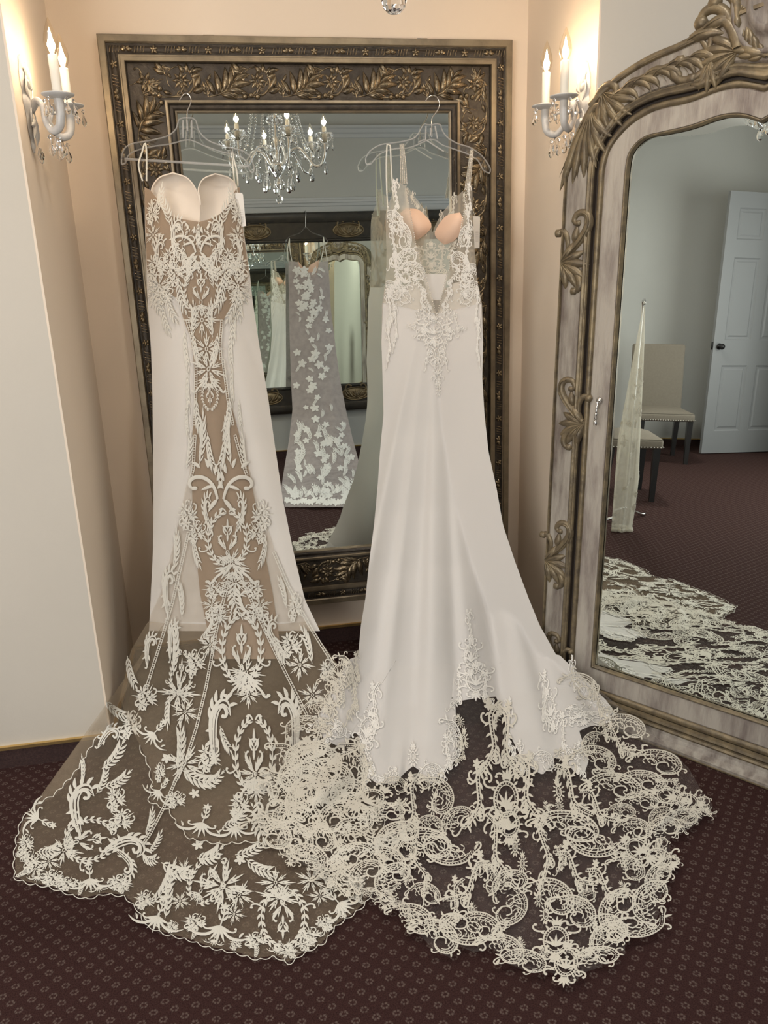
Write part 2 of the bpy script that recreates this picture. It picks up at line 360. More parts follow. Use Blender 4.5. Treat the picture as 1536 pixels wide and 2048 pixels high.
    def mb(s, fmap, h0, hk, nc=2, hmax=None):
        """fmap(x,y,h)->(N,3). h0 base lift, hk relief per unit of stroke half-width (or absolute if hmax)"""
        X = []; Y = []; Hh = []; F = []; n0 = 0
        for Q, W, H in s.S:
            k = len(Q); T = np.gradient(Q, axis=0); T /= np.linalg.norm(T, axis=1)[:, None]+1e-12
            Nn = np.stack([-T[:, 1], T[:, 0]], 1)
            for j in range(nc+1):
                ang = PI*j/nc; off = -math.cos(ang)
                X.append(Q[:, 0]+Nn[:, 0]*W*off); Y.append(Q[:, 1]+Nn[:, 1]*W*off)
                rel = math.sin(ang)*(hk*W*H if hmax is None else np.minimum(hk*W*H, hmax))
                Hh.append(h0+rel+np.zeros(k))
            for j in range(nc):
                for i in range(k-1):
                    a = n0+j*k+i; F.append((a, a+k, a+k+1, a+1))
            n0 += k*(nc+1)
        m = MB()
        if X: m.add(fmap(np.concatenate(X), np.concatenate(Y), np.concatenate(Hh)), F)
        return m
def ray_dirs(px, py):
    px = np.asarray(px, float); py = np.asarray(py, float)
    d = _fw+((px-768)/F_PX)[..., None]*_rt-((py-1024)/F_PX)[..., None]*_up
    return d/np.linalg.norm(d, axis=-1)[..., None]
def at_y(px, py, y):
    d = ray_dirs(px, py); return EYE+d*((y-EYE[1])/d[..., 1])[..., None]
# the bronze wall mirror hangs with its foot a little forward; reflected points are found through this plane
TILT = math.radians(1.0); N1 = np.array([0, -math.cos(TILT), math.sin(TILT)]); Q1 = np.array([0, -0.013-(2.236-1.2)*math.tan(TILT), 1.2])
EYE_M = EYE-2*((EYE-Q1)@N1)*N1
def ray_dirs_m(px, py):
    d = ray_dirs(px, py); return d-2*(d@N1)[..., None]*N1
def at_y_m(px, py, y):
    d = ray_dirs_m(px, py); return EYE_M+d*((y-EYE_M[1])/d[..., 1])[..., None]
def at_z(px, py, z):
    d = ray_dirs(px, py); return EYE+d*((z-EYE[2])/d[..., 2])[..., None]
# ================================================================ the room
XL, XR, YF, YFR, YB, CEIL = -0.502, 1.108, -0.634, -0.585, -4.2, 3.22
XW0, XW1 = -4.93, 3.8
mb = MB(); mb.add([(XW0, YB, 0), (XW1, YB, 0), (XW1, 0.1, 0), (XW0, 0.1, 0)], [(0, 1, 2, 3)]); struct('floor', mb, M['carpet'])
mb = MB(); mb.box(XW0, XW1, YB, 0.1, CEIL, CEIL+0.1); struct('ceiling', mb, M['ceiling'])
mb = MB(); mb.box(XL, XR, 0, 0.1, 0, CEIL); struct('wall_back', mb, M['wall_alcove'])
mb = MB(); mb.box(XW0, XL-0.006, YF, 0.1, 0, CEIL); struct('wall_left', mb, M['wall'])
mb = MB(); mb.box(XL-0.006, XL, YF, 0.1, 0, CEIL); struct('wall_alcove_left', mb, M['wall_alcove'])  # thin facing that carries the painted-in warm glow
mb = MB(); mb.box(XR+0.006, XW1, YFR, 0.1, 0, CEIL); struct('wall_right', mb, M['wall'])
mb = MB(); mb.box(XR, XR+0.006, YFR, 0.1, 0, CEIL); struct('wall_alcove_right', mb, M['wall_alcove'])  # same glow-coloured facing on the right side
mb = MB()   # wall behind the camera with an opening to the left, added for the frontal fill
vx0, vx1, vz0, vz1 = -3.2, -1.0, 0.5, 2.4
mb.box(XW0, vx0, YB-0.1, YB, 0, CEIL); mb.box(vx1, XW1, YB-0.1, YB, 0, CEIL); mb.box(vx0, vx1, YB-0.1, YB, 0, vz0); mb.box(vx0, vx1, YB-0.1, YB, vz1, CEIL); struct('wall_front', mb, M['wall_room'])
mb = MB(); f = 0.05
mb.box(vx0, vx1, YB-0.06, YB+0.01, vz0, vz0+f); mb.box(vx0, vx1, YB-0.06, YB+0.01, vz1-f, vz1); mb.box(vx0, vx0+f, YB-0.06, YB+0.01, vz0, vz1); mb.box(vx1-f, vx1, YB-0.06, YB+0.01, vz0, vz1); mb.box((vx0+vx1)/2-0.02, (vx0+vx1)/2+0.02, YB-0.05, YB, vz0, vz1)
struct('added_window_2', mb, M['trim_white'])  # invented window frame around the frontal fill light
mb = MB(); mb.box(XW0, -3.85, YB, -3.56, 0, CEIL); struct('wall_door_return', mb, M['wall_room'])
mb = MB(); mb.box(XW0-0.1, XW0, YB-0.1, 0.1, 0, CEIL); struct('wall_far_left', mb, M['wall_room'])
mb = MB()   # right-hand room wall with a window opening added for the side fill
wy0, wy1, wz0, wz1 = -3.2, -1.0, 0.4, 2.3
mb.box(XW1, XW1+0.1, YB-0.1, wy0, 0, CEIL); mb.box(XW1, XW1+0.1, wy1, 0.1, 0, CEIL); mb.box(XW1, XW1+0.1, wy0, wy1, 0, wz0); mb.box(XW1, XW1+0.1, wy0, wy1, wz1, CEIL)
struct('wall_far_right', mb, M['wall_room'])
mb = MB(); f = 0.05
mb.box(XW1-0.01, XW1+0.06, wy0, wy1, wz0, wz0+f); mb.box(XW1-0.01, XW1+0.06, wy0, wy1, wz1-f, wz1); mb.box(XW1-0.01, XW1+0.06, wy0, wy0+f, wz0, wz1); mb.box(XW1-0.01, XW1+0.06, wy1-f, wy1, wz0, wz1)
mb.box(XW1+0.0, XW1+0.05, (wy0+wy1)/2-0.02, (wy0+wy1)/2+0.02, wz0, wz1)
struct('added_window_1', mb, M['trim_white'])  # invented window, added to hold the side fill light
def base_run(side, p, q, nrm):
    """carpet-covered base with a brass strip on top, from p to q, facing nrm"""
    p = np.array(p, float); q = np.array(q, float); nrm = np.array(nrm, float)
    def slab(z0, z1, d):
        m = MB(); a, b = p, q; v = []
        for z in (z0, z1):
            for k in (a, b, b+nrm*d, a+nrm*d): v.append((k[0], k[1], z))
        m.add(v, [(0, 3, 2, 1), (4, 5, 6, 7), (0, 1, 5, 4), (1, 2, 6, 5), (2, 3, 7, 6), (3, 0, 4, 7)]); return m
    o = struct('baseboard_'+side, slab(0, 0.066, 0.008), M['carpet_base'])
    struct('brass_strip', slab(0.066, 0.0765, 0.012), M['gold_trim'], o)
base_run('back', (XL, 0), (XR, 0), (0, -1)); base_run('alcove_left', (XL, YF), (XL, 0), (1, 0)); base_run('alcove_right', (XR, YFR), (XR, 0), (-1, 0))
base_run('left', (XW0, YF), (XL, YF), (0, -1)); base_run('right', (XR, YFR), (XW1, YFR), (0, -1)); base_run('front', (XW0, YB), (XW1, YB), (0, 1)); base_run('far_left', (XW0, YB), (XW0, YF), (1, 0))
def moulding(name, z, prof):
    """run of moulding along the front wall; prof = (depth, dz)"""
    m = MB(); x0 = -0.9 if z < 2.45 else XW0; P = np.array([[(x0, YB+d, z+dz), (XW1, YB+d, z+dz)] for d, dz in prof]); m.grid(P); return struct(name, m, M['trim_white'])
moulding('trim_1', 2.172, [(0.0, -0.075), (0.010, -0.072), (0.012, -0.03), (0.022, -0.026), (0.026, -0.005), (0.034, 0.0), (0.036, 0.018), (0.022, 0.024), (0.018, 0.04), (0.0, 0.044)])
moulding('trim_2', 2.735, [(0.0, -0.06), (0.012, -0.056), (0.016, -0.03), (0.03, -0.02), (0.04, 0.004), (0.052, 0.014), (0.054, 0.03), (0.0, 0.034)])
for lx, ly, lp in FILL_LAMPS:
    t = thing('added_ceiling_lamp', 'added round white flush ceiling fill lamp '+('over the chairs by the door' if lx < -2 else 'left of the chandelier' if lx < 0 else 'right of the chandelier'), 'lamp', (lx, ly, CEIL))  # body for each added fill lamp
    MB().lathe([(0.19, 0.0), (0.19, -0.012), (0.165, -0.018), (0.155, -0.012)], 28).build('rim', M['trim_white'], t)
# ================================================================ framed wall mirror (bronze)
def rect_band(x0, x1, z0, z1, prof):
    """mitred rectangular band; prof = [(inset, height)], facing -y"""
    rows = []
    for w_, h in prof:
        rows.append([(x0+w_, -h, z0+w_), (x1-w_, -h, z0+w_), (x1-w_, -h, z1-w_), (x0+w_, -h, z1-w_)])
    return MB().grid(np.array(rows), closed_u=True, flip=True)
WX0, WX1, WZ0, WZ1 = -0.3524, 1.0393, 0.204, 2.2363
wm = thing('wall_mirror', 'large wall mirror in a wide dark bronze frame carved with leaves', 'mirror', (0, -2.236*math.sin(TILT), 2.236*(1-math.cos(TILT))), (-TILT, 0, 0))
rect_band(WX0, WX1, WZ0, WZ1, [(0.0, 0.002), (0.0, 0.036), (0.003, 0.040), (0.021, 0.040), (0.0245, 0.036)]).build('outer_fillet', M['frame_gold'], wm, False)
rect_band(WX0, WX1, WZ0, WZ1, [(0.0245, 0.028), (0.029, 0.026), (0.035, 0.034), (0.043, 0.038), (0.051, 0.034), (0.0575, 0.026), (0.0585, 0.030)]).build('outer_moulding', M['bronze'], wm)
rect_band(WX0, WX1, WZ0, WZ1, [(0.0585, 0.030), (0.060, 0.042), (0.064, 0.042), (0.066, 0.046), (0.078, 0.046), (0.080, 0.040)]).build('middle_fillet', M['frame_gold'], wm, False)
rect_band(WX0, WX1, WZ0, WZ1, [(0.080, 0.040), (0.082, 0.028), (0.190, 0.028), (0.191, 0.032)]).build('carved_ground', M['bronze'], wm, False)
rect_band(WX0, WX1, WZ0, WZ1, [(0.191, 0.030), (0.192, 0.037), (0.199, 0.038), (0.202, 0.034)]).build('inner_fillet', M['frame_gold'], wm, False)
rect_band(WX0, WX1, WZ0, WZ1, [(0.202, 0.034), (0.204, 0.024), (0.210, 0.030), (0.216, 0.028), (0.2205, 0.020)]).build('inner_moulding', M['bronze'], wm)
rect_band(WX0, WX1, WZ0, WZ1, [(0.2205, 0.020), (0.2215, 0.024), (0.2265, 0.022), (0.2285, 0.012)]).build('sight_edge', M['frame_gold'], wm, False)
g = 0.2275
MB().add([(WX0+g, -0.013, WZ0+g), (WX1-g, -0.013, WZ0+g), (WX1-g, -0.013, WZ1-g), (WX0+g, -0.013, WZ1-g)], [(0, 1, 2, 3)]).build('glass', M['mirror'], wm, False)
for xx in (0.0, 0.72): MB().box(xx-0.018, xx+0.018, -0.02, -0.002, WZ1-0.01, WZ1+0.006).build('hanging_bracket', M['chrome'], wm)
MB().box(0.49, 0.52, -0.02, -0.002, WZ0-0.008, WZ0+0.01).build('support_clip', M['black_wood'], wm)
def planar(x, y, h): return np.stack([x, -h, y], 1)
def orn_mesh(name, pen, mat, h0=0.0, hk=0.9, nc=4, hmax=0.012): return pen.mb(planar, h0, hk, nc, hmax).mesh(name, mat)
p = Pen()   # spiral vine with a flower in its eye
p.line(crom([(-0.13, -0.045), (-0.08, -0.046), (-0.03, -0.046), (0.025, -0.036), (0.047, -0.004), (0.034, 0.034), (-0.002, 0.047), (-0.036, 0.03), (-0.04, -0.004), (-0.02, -0.028)], 34), 0.0042, taper=True); p.rosette(0.005, 0.004, 0.031, 8, 0.24, eye=0.18)
p.acan(-0.125, -0.038, 0.55, 0.07, 0.045, -0.9, 4); p.acan(-0.02, -0.042, 0.2, 0.06, 0.032, 0.8, 3); p.leaf(-0.05, 0.03, 2.4, 0.05, 0.011, -0.9); p.leaf(-0.045, 0.026, 2.9, 0.045, 0.010, -0.6)
for a in (0.2, 0.8, 1.4, 2.0): p.leaf(0.022+0.016*math.cos(a), 0.012+0.016*math.sin(a), a, 0.034, 0.008, 0.5)
p.leaf(0.04, -0.03, 0.2, 0.05, 0.011, 0.6); p.leaf(0.045, -0.02, 0.9, 0.05, 0.011, 0.5); p.leaf(0.04, 0.03, 0.4, 0.045, 0.010, -0.5); p.acan(-0.06, 0.048, -0.5, 0.03, 0.03, -0.5, 3)
ORN_A = orn_mesh('scroll_carving', p, M['bronze_gold'])
p = Pen()   # acanthus fan
p.line(crom([(-0.075, -0.045), (-0.03, -0.035), (0.01, -0.008), (0.03, 0.035)], 14), 0.0045, taper=True)
for i, (x, y, a, l) in enumerate([(-0.05, -0.04, 1.9, 0.06), (-0.035, -0.036, 1.55, 0.075), (-0.018, -0.028, 1.3, 0.078), (-0.002, -0.016, 1.25, 0.066), (-0.03, -0.036, -0.15, 0.06), (-0.01, -0.024, 0.0, 0.072), (0.004, -0.012, 0.25, 0.074), (0.016, 0.004, 0.5, 0.062), (0.024, 0.02, 0.75, 0.045), (0.02, 0.012, 1.6, 0.046)]):
    p.leaf(x, y, a, l, l*0.17, 0.5 if a > 1 else -0.45, n=8); p.leaf(x, y, a, l*0.95, l*0.035, 0.5 if a > 1 else -0.45, n=8, H=9)
p.acan(-0.07, -0.045, 1.9, 0.05, 0.034, -0.8, 4); p.acan(0.03, 0.03, -0.3, 0.04, 0.028, -0.9, 3)
ORN_B = orn_mesh('acanthus_carving', p, M['bronze_gold'])
p = Pen(); p.rosette(0, 0, 0.034, 6, 0.24, eye=0.16, a0=0.3); p.palm(0.0, -0.01, -1.2, 0.05, 5, 0.9, 0.15); p.curl(-0.045, 0.03, -0.5, 0.09, 0.0032, 4.0, n=14); p.curl(0.045, -0.035, 2.6, 0.08, 0.0032, 4.0, n=14)
p.acan(-0.04, -0.03, 0.6, 0.05, 0.03, -0.7, 3)
ORN_C = orn_mesh('flower_carving', p, M['bronze_gold'])
p = Pen(); p.fleur(0, 0, 0.0105, 5); p.dot(0, 0, 0.004, 2.0); FLO_A = orn_mesh('floret', p, M['bronze_gold'], 0.0, 1.2, 4, 0.006)
p = Pen()
for sg in (-1, 1):
    for k in range(4): p.stroke([(sg*(0.018+0.007*k), -0.007), (sg*(0.018+0.007*k)+0.004, 0.007)], [0.0012]*2)
    p.leaf(0, 0, PI/2-PI/2*sg, 0.016, 0.005, 0.0); p.leaf(0, 0, PI/2-sg*0.8, 0.012, 0.004)
FLO_B = orn_mesh('knurled_leaf', p, M['bronze_gold'], 0.0, 1.2, 4, 0.005)
BER = MB().ball((0, 0, 0), 0.0085, 10, 8).mesh('berry', M['bronze_gold'])
cx0, cx1, cz0, cz1 = WX0+0.136, WX1-0.136, WZ0+0.136, WZ1-0.136
def rail(p0, p1, ang, n, flip=1):
    p0 = np.array(p0); p1 = np.array(p1)
    for i in range(n):
        q = p0+(p1-p0)*((i+0.5)/n); d = (p1-p0)/np.linalg.norm(p1-p0); up = np.array([-d[1], d[0]])
        for me, off, s in ((ORN_A, -0.075, 0.98), (ORN_B, 0.085, 1.0)):
            c = q+d*off; link(me.name, me, wm, (c[0], -0.027, c[1]), (0, -ang, 0), (s, 1, s*flip))
        for k in (-1, 0, 1):
            c = q+d*(0.155+0.021*k)-up*(0.040+0.004*abs(k)); link('berry', BER, wm, (c[0], -0.031, c[1]))
rail((cx0+0.06, cz1), (cx1-0.06, cz1), 0, 4); rail((cx1-0.06, cz0), (cx0+0.06, cz0), PI, 4)
rail((cx0, cz0+0.06), (cx0, cz1-0.06), PI/2, 6, -1); rail((cx1, cz1-0.06), (cx1, cz0+0.06), -PI/2, 6, -1)
for x, z, a in ((cx0, cz1, -0.8), (cx1, cz1, -2.4), (cx0, cz0, 0.8), (cx1, cz0, 2.4)): link('flower_carving', ORN_C, wm, (x, -0.027, z), (0, a, 0))
k = 0
for (a, b, n, ang) in (((WX0+0.043, WZ1-0.043), (WX1-0.043, WZ1-0.043), 15, 0), ((WX0+0.043, WZ0+0.043), (WX1-0.043, WZ0+0.043), 15, 0), ((WX0+0.043, WZ0+0.043), (WX0+0.043, WZ1-0.043), 22, PI/2), ((WX1-0.043, WZ0+0.043), (WX1-0.043, WZ1-0.043), 22, PI/2)):
    for i in range(n):
        t = (i+0.5)/n; me = FLO_A if i % 2 else FLO_B
        link(me.name, me, wm, (a[0]+(b[0]-a[0])*t, -0.0365, a[1]+(b[1]-a[1])*t), (0, -ang, 0), (1.35, 1.2, 1.35))

# ================================================================ leaning floor mirror (whitewashed and gold)
MQ = np.array([1.276, -0.977, 0.0]); ME = np.array([0.6018, -0.7986, 0.0]); MT = np.array([0.0279, 0.0210, 0.9994]); MN = np.array([-0.7981, -0.6014, 0.0349])
fm = thing('floor_mirror', 'tall arched floor mirror in a whitewashed frame with gold carving', 'mirror')
fm.matrix_world = Matrix(((ME[0], -MN[0], MT[0], MQ[0]), (ME[1], -MN[1], MT[1], MQ[1]), (ME[2], -MN[2], MT[2], MQ[2]), (0, 0, 0, 1)))
UC = 0.085
AA = [(-0.472, 1.76), (-0.462, 1.811), (-0.438, 1.864), (-0.405, 1.918), (-0.368, 1.953), (-0.332, 1.976), (-0.277, 2.003), (-0.225, 2.02), (-0.181, 2.03), (-0.139, 2.038), (-0.098, 2.048), (-0.057, 2.062), (0.0, 2.085), (UC, 2.10)]
AB = [(-0.373, 1.738), (-0.371, 1.772), (-0.357, 1.809), (-0.336, 1.838), (-0.3, 1.875), (-0.26, 1.898), (-0.215, 1.911), (-0.171, 1.917), (-0.128, 1.918), (-0.086, 1.921), (-0.027, 1.933), (0.012, 1.937), (0.052, 1.925), (UC, 1.915)]
AC = [(-0.348, 1.736), (-0.345, 1.765), (-0.333, 1.802), (-0.306, 1.835), (-0.266, 1.866), (-0.213, 1.887), (-0.169, 1.893), (-0.126, 1.894), (-0.084, 1.9), (-0.044, 1.909), (-0.005, 1.913), (0.035, 1.91), (UC, 1.893)]
AD = [(-0.271, 1.729), (-0.266, 1.777), (-0.247, 1.804), (-0.216, 1.82), (-0.171, 1.822), (-0.119, 1.825), (-0.078, 1.831), (-0.037, 1.84), (0.003, 1.843), (0.043, 1.836), (UC, 1.818)]
def mloop(arch, tb):
    a = crom(arch, 40); u0 = a[0][0]
    half = np.vstack([np.stack([np.linspace(UC, u0, 8), np.full(8, tb)], 1), np.stack([np.full(13, u0), np.linspace(tb, a[0][1], 14)[1:]], 1)[:12], a])
    mir = half[::-1].copy(); mir[:, 0] = 2*UC-mir[:, 0]
    return np.vstack([half, mir[1:-1]])
LA, LB, LC, LD = mloop(AA, 0.03), mloop(AB, 0.062), mloop(AC, 0.096), mloop(AD, 0.18)
def lerp(a, b, t): return a+(b-a)*t
def mband(name, mat, loops, smooth=False):
    rows = [np.stack([l[:, 0], np.full(len(l), -h), l[:, 1]], 1) for l, h in loops]
    o = MB().grid(np.array(rows), closed_u=True, flip=True).build(name, mat, fm, smooth); return o
mband('outer_edge', M['wash_gold'], [(LA, -0.035), (LA, 0.022), (lerp(LA, LB, 0.03), 0.030), (lerp(LA, LB, 0.08), 0.030), (lerp(LA, LB, 0.10), 0.022)])
mband('outer_frame', M['wash'], [(lerp(LA, LB, 0.10), 0.022), (lerp(LA, LB, 0.14), 0.025), (lerp(LA, LB, 0.76), 0.025), (lerp(LA, LB, 0.79), 0.020)])
mband('outer_bead', M['wash_gold'], [(lerp(LA, LB, 0.79), 0.020), (lerp(LA, LB, 0.82), 0.031), (lerp(LA, LB, 0.86), 0.033), (lerp(LA, LB, 0.89), 0.024), (lerp(LA, LB, 0.93), 0.030), (lerp(LA, LB, 0.98), 0.030), (LB, 0.022)], True)
mband('rebate', M['groove'], [(LB, 0.022), (lerp(LB, LC, 0.02), 0.006), (lerp(LB, LC, 0.30), 0.006), (lerp(LB, LC, 0.34), 0.014)])
mband('door_bead', M['wash_gold'], [(lerp(LB, LC, 0.34), 0.014), (lerp(LB, LC, 0.55), 0.022), (lerp(LB, LC, 0.9), 0.022), (lerp(LC, LD, 0.02), 0.018), (lerp(LC, LD, 0.04), 0.014)], True)
mband('door_frame', M['wash_light'], [(lerp(LC, LD, 0.04), 0.014), (lerp(LC, LD, 0.09), 0.017), (lerp(LC, LD, 0.86), 0.017), (lerp(LC, LD, 0.88), 0.013)])
mband('sight_bead', M['wash_gold'], [(lerp(LC, LD, 0.88), 0.013), (lerp(LC, LD, 0.91), 0.020), (lerp(LC, LD, 0.96), 0.018), (LD, 0.004)], True)
ctr = np.array([UC, 1.0]); LE = LD.copy(); d = ctr-LE; 
LE = LE+np.stack([np.clip(d[:, 0]*0.35, -0.022, 0.022), np.clip(d[:, 1]*0.30, -0.022, 0.022)], 1)
mband('glass_bevel', M['mirror'], [(LD, 0.0014), (LE, 0.0018)])
MB().add(np.stack([LE[:, 0], np.full(len(LE), -0.0018), LE[:, 1]], 1), [tuple(range(len(LE)))]).build('glass', M['mirror'], fm, False)
LA2 = LA.copy(); MB().add(np.stack([LA2[:, 0], np.full(len(LA2), 0.034), LA2[:, 1]], 1), [tuple(range(len(LA2)))]).build('backing_board', M['black_wood'], fm, False)
def plinth(name, mat, prof, x0=-0.495, x1=2*UC+0.495):
    a = np.array([[(x0, -h, t), (x1, -h, t)] for h, t in prof]); m = MB().grid(a, flip=True)
    for x, fl in ((x0, 0), (x1, 1)):
        v = [(x, -h, t) for h, t in prof]+[(x, 0.034, prof[-1][1]), (x, 0.034, prof[0][1])]; f = tuple(range(len(v))); m.add(v, [f if fl else f[::-1]])
    return m.build(name, mat, fm, False)
plinth('base_bead', M['wash_gold'], [(0.022, 0.078), (0.034, 0.074), (0.036, 0.066), (0.030, 0.062), (0.040, 0.059), (0.043, 0.053), (0.040, 0.047)])
plinth('base_cove', M['wash'], [(0.040, 0.047), (0.042, 0.038), (0.048, 0.026), (0.058, 0.016), (0.064, 0.012), (0.064, 0.004)])
plinth('base_foot', M['wash_gold'], [(0.064, 0.004), (0.067, 0.003), (0.067, 0.0)])
def mplane(x, y, h): return np.stack([x, -h, y], 1)
def carve(name, pen, h0=0.022, hk=1.0, hmax=0.02, nc=5): return pen.mb(mplane, h0, hk, nc, hmax).mesh(name, M['wash_gold'])
p = Pen()   # side carving: S scroll with acanthus leaves, about 0.18 tall
P1 = crom([(-0.05, -0.035), (-0.02, -0.008), (0.012, 0.028), (0.030, 0.062), (0.022, 0.090), (-0.006, 0.093), (-0.018, 0.072), (-0.004, 0.064)], 26)
p.stroke(P1, np.r_[np.linspace(0.009, 0.014, 13), np.linspace(0.014, 0.008, 13)]); p.dot(-0.004, 0.066, 0.011); p.stroke(P1[3:20]+np.array([0.003, -0.002]), np.full(17, 0.003), 6)
for a, l, b in ((-0.75, 0.10, -0.5), (-0.4, 0.10, -0.35), (-0.05, 0.095, -0.15), (0.3, 0.085, 0.2), (-1.1, 0.085, -0.6), (0.75, 0.075, 0.5)):
    p.leaf(-0.056, -0.040, a, l, 0.0145, b, n=10, blunt=1.0); p.leaf(-0.056, -0.040, a+0.04, l*0.92, 0.003, b, n=10, H=6); p.leaf(-0.056, -0.040, a-0.10, l*0.85, 0.0022, b, n=10, H=6)
p.curl(-0.03, -0.055, -0.5, 0.10, 0.011, -3.2, n=16, ball=1.2); p.curl(-0.035, -0.005, 1.5, 0.075, 0.010, 2.9, n=14, ball=1.3); p.leaf(-0.016, 0.012, 1.25, 0.055, 0.013, 0.5)
SIDE = carve('side_carving', p)
for i, (u, t, fl, s) in enumerate([(-0.412, 1.535, 1, 1.05), (-0.414, 1.04, -1, 1.0), (-0.416, 0.56, 1, 1.05), (-0.416, 0.17, -1, 0.9)]):
    for sg in (1, -1):
        o = link('side_carving', SIDE, fm, (u if sg > 0 else 2*UC-u, 0, t), None, (sg*(1 if fl > 0 else -1)*s, 1, s))
p = Pen()   # arch carving, left half: overlapping acanthus sprays following the curve
def flute(x, y, a, l, w, bend):
    """one fat fluted leaf: body plus ribs, tip curling over"""
    p.leaf(x, y, a, l, w, bend, n=12, blunt=1.0); p.leaf(x, y, a+0.06, l*0.94, w*0.20, bend, n=12, H=6); p.leaf(x, y, a-0.10, l*0.86, w*0.14, bend, n=12, H=5)
for a, l, b in ((-2.02, 0.235, 0.10), (-1.88, 0.215, 0.18), (-1.74, 0.195, 0.30), (-1.58, 0.165, 0.45), (-1.40, 0.135, 0.65), (-1.18, 0.11, 0.9)): flute(-0.392, 1.915, a, l, 0.0165, b)
p.curl(-0.418, 1.865, 1.25, 0.13, 0.012, -4.4, n=20, ball=1.2); p.curl(-0.388, 1.925, 1.15, 0.12, 0.012, -4.6, n=20, ball=1.2)
for a, l, b in ((-1.75, 0.105, 0.5), (-1.45, 0.115, 0.4), (-1.1, 0.12, 0.4), (-0.75, 0.12, 0.3), (-0.4, 0.115, 0.2)): flute(-0.362, 1.955, a, l, 0.0135, b)
for i, (x, y) in enumerate([(-0.335, 1.974), (-0.305, 1.988), (-0.275, 2.0), (-0.245, 2.01), (-0.215, 2.018), (-0.185, 2.024), (-0.155, 2.03), (-0.125, 2.036)]):
    flute(x-0.004, y-0.062+0.004*(i % 2), 0.95-0.04*i, 0.125+0.008*(i % 2), 0.0125, -2.7)
p.line(crom([(-0.40, 1.925), (-0.33, 1.976), (-0.23, 2.016), (-0.14, 2.034), (-0.06, 2.058)], 20), 0.010)
p.curl(-0.085, 2.035, -0.9, 0.16, 0.011, -4.2, n=20); p.curl(-0.045, 1.985, -2.4, 0.17, 0.012, -4.2, n=20, ball=1.3); p.curl(-0.10, 1.99, 0.4, 0.09, 0.009, 3.8, n=16)
for a, l in ((2.5, 0.10), (2.85, 0.11), (3.2, 0.11), (3.6, 0.10), (4.0, 0.085)): flute(0.012, 1.992, a, l, 0.013, 0.35)
for a, l in ((-2.0, 0.08), (-1.7, 0.085), (-1.4, 0.08)): flute(-0.055, 1.99, a, l, 0.012, 0.2)
flute(-0.13, 2.035, 0.35, 0.11, 0.016, -0.9); flute(-0.09, 2.052, 0.5, 0.10, 0.016, -0.9)
p.stroke(crom([(-0.115, 2.045), (-0.07, 2.066), (-0.03, 2.07), (0.0, 2.03), (0.01, 2.0)], 16), np.linspace(0.010, 0.016, 16))
p.curl(-0.005, 2.02, 1.75, 0.16, 0.014, 3.6, n=20, ball=1.4); p.curl(-0.002, 2.05, 1.5, 0.13, 0.014, 3.4, n=18, ball=1.4)
ARCH = carve('arch_carving', p)
for sg in (1, -1): link('arch_carving', ARCH, fm, (0 if sg > 0 else 2*UC, 0, 0), None, (sg, 1, 1))
th = np.linspace(0, 2*PI, 48, endpoint=False)
def oval(r, h): return np.stack([UC+0.098*r*np.cos(th), np.full(48, -h), 2.10+0.125*r*np.sin(th)], 1)
MB().grid(np.array([oval(1.02, -0.03), oval(1.02, 0.02), oval(1.0, 0.034), oval(0.93, 0.034), oval(0.88, 0.026), oval(0.66, 0.026), oval(0.62, 0.034), oval(0.5, 0.034), oval(0.45, 0.026), oval(0.01, 0.034)]), closed_u=True, flip=True).build('crest_oval', M['wash'], fm)
p = Pen(); p.loop(UC, 2.10, 0.098, 0.125, 0.006, n=48)
for sg in (-1, 1):
    for k in range(4):
        a = PI/2+sg*(0.75+0.32*k)+PI*0; p.fleur(UC+0.076*math.cos(a), 2.10+0.097*math.sin(a), 0.011, 5)
    p.push(UC, 0, 0, sg, 1); p.curl(0.02, 2.215, 0.2, 0.10, 0.008, -4.0, n=16); p.acan(0.0, 1.97, 0.35, 0.11, 0.055, 0.9, 5); p.leaf(0.0, 1.975, 0.2, 0.09, 0.012, 0.9, n=10); p.curl(0.0, 2.23, 0.6, 0.09, 0.009, -3.2, n=14); p.pop()
p.palm(UC, 2.22, PI/2, 0.07, 7, 1.1, 0.14)
carve_crest = p.mb(mplane, 0.026, 1.0, 5, 0.02).build('crest_carving', M['wash_gold'], fm)
hd = MB(); hd.lathe([(0.0001, -0.006), (0.008, -0.004), (0.011, 0.0), (0.008, 0.004), (0.0001, 0.006)], 14, (-0.310, -0.022, 1.078), 'y').ball((-0.310, -0.034, 1.070), 0.005)
hd.tube([(-0.310, -0.034, 1.07), (-0.311, -0.036, 1.045), (-0.312, -0.034, 1.02)], [0.0045, 0.0032, 0.0055], 8).ball((-0.312, -0.034, 1.008), 0.0075, 8, 6, (1, 1, 1.5)).ball((-0.3115, -0.035, 1.035), 0.006, 8, 6)
tag(hd.build('door_pull', M['chrome'], fm), 'small silver drop pull on the frame')
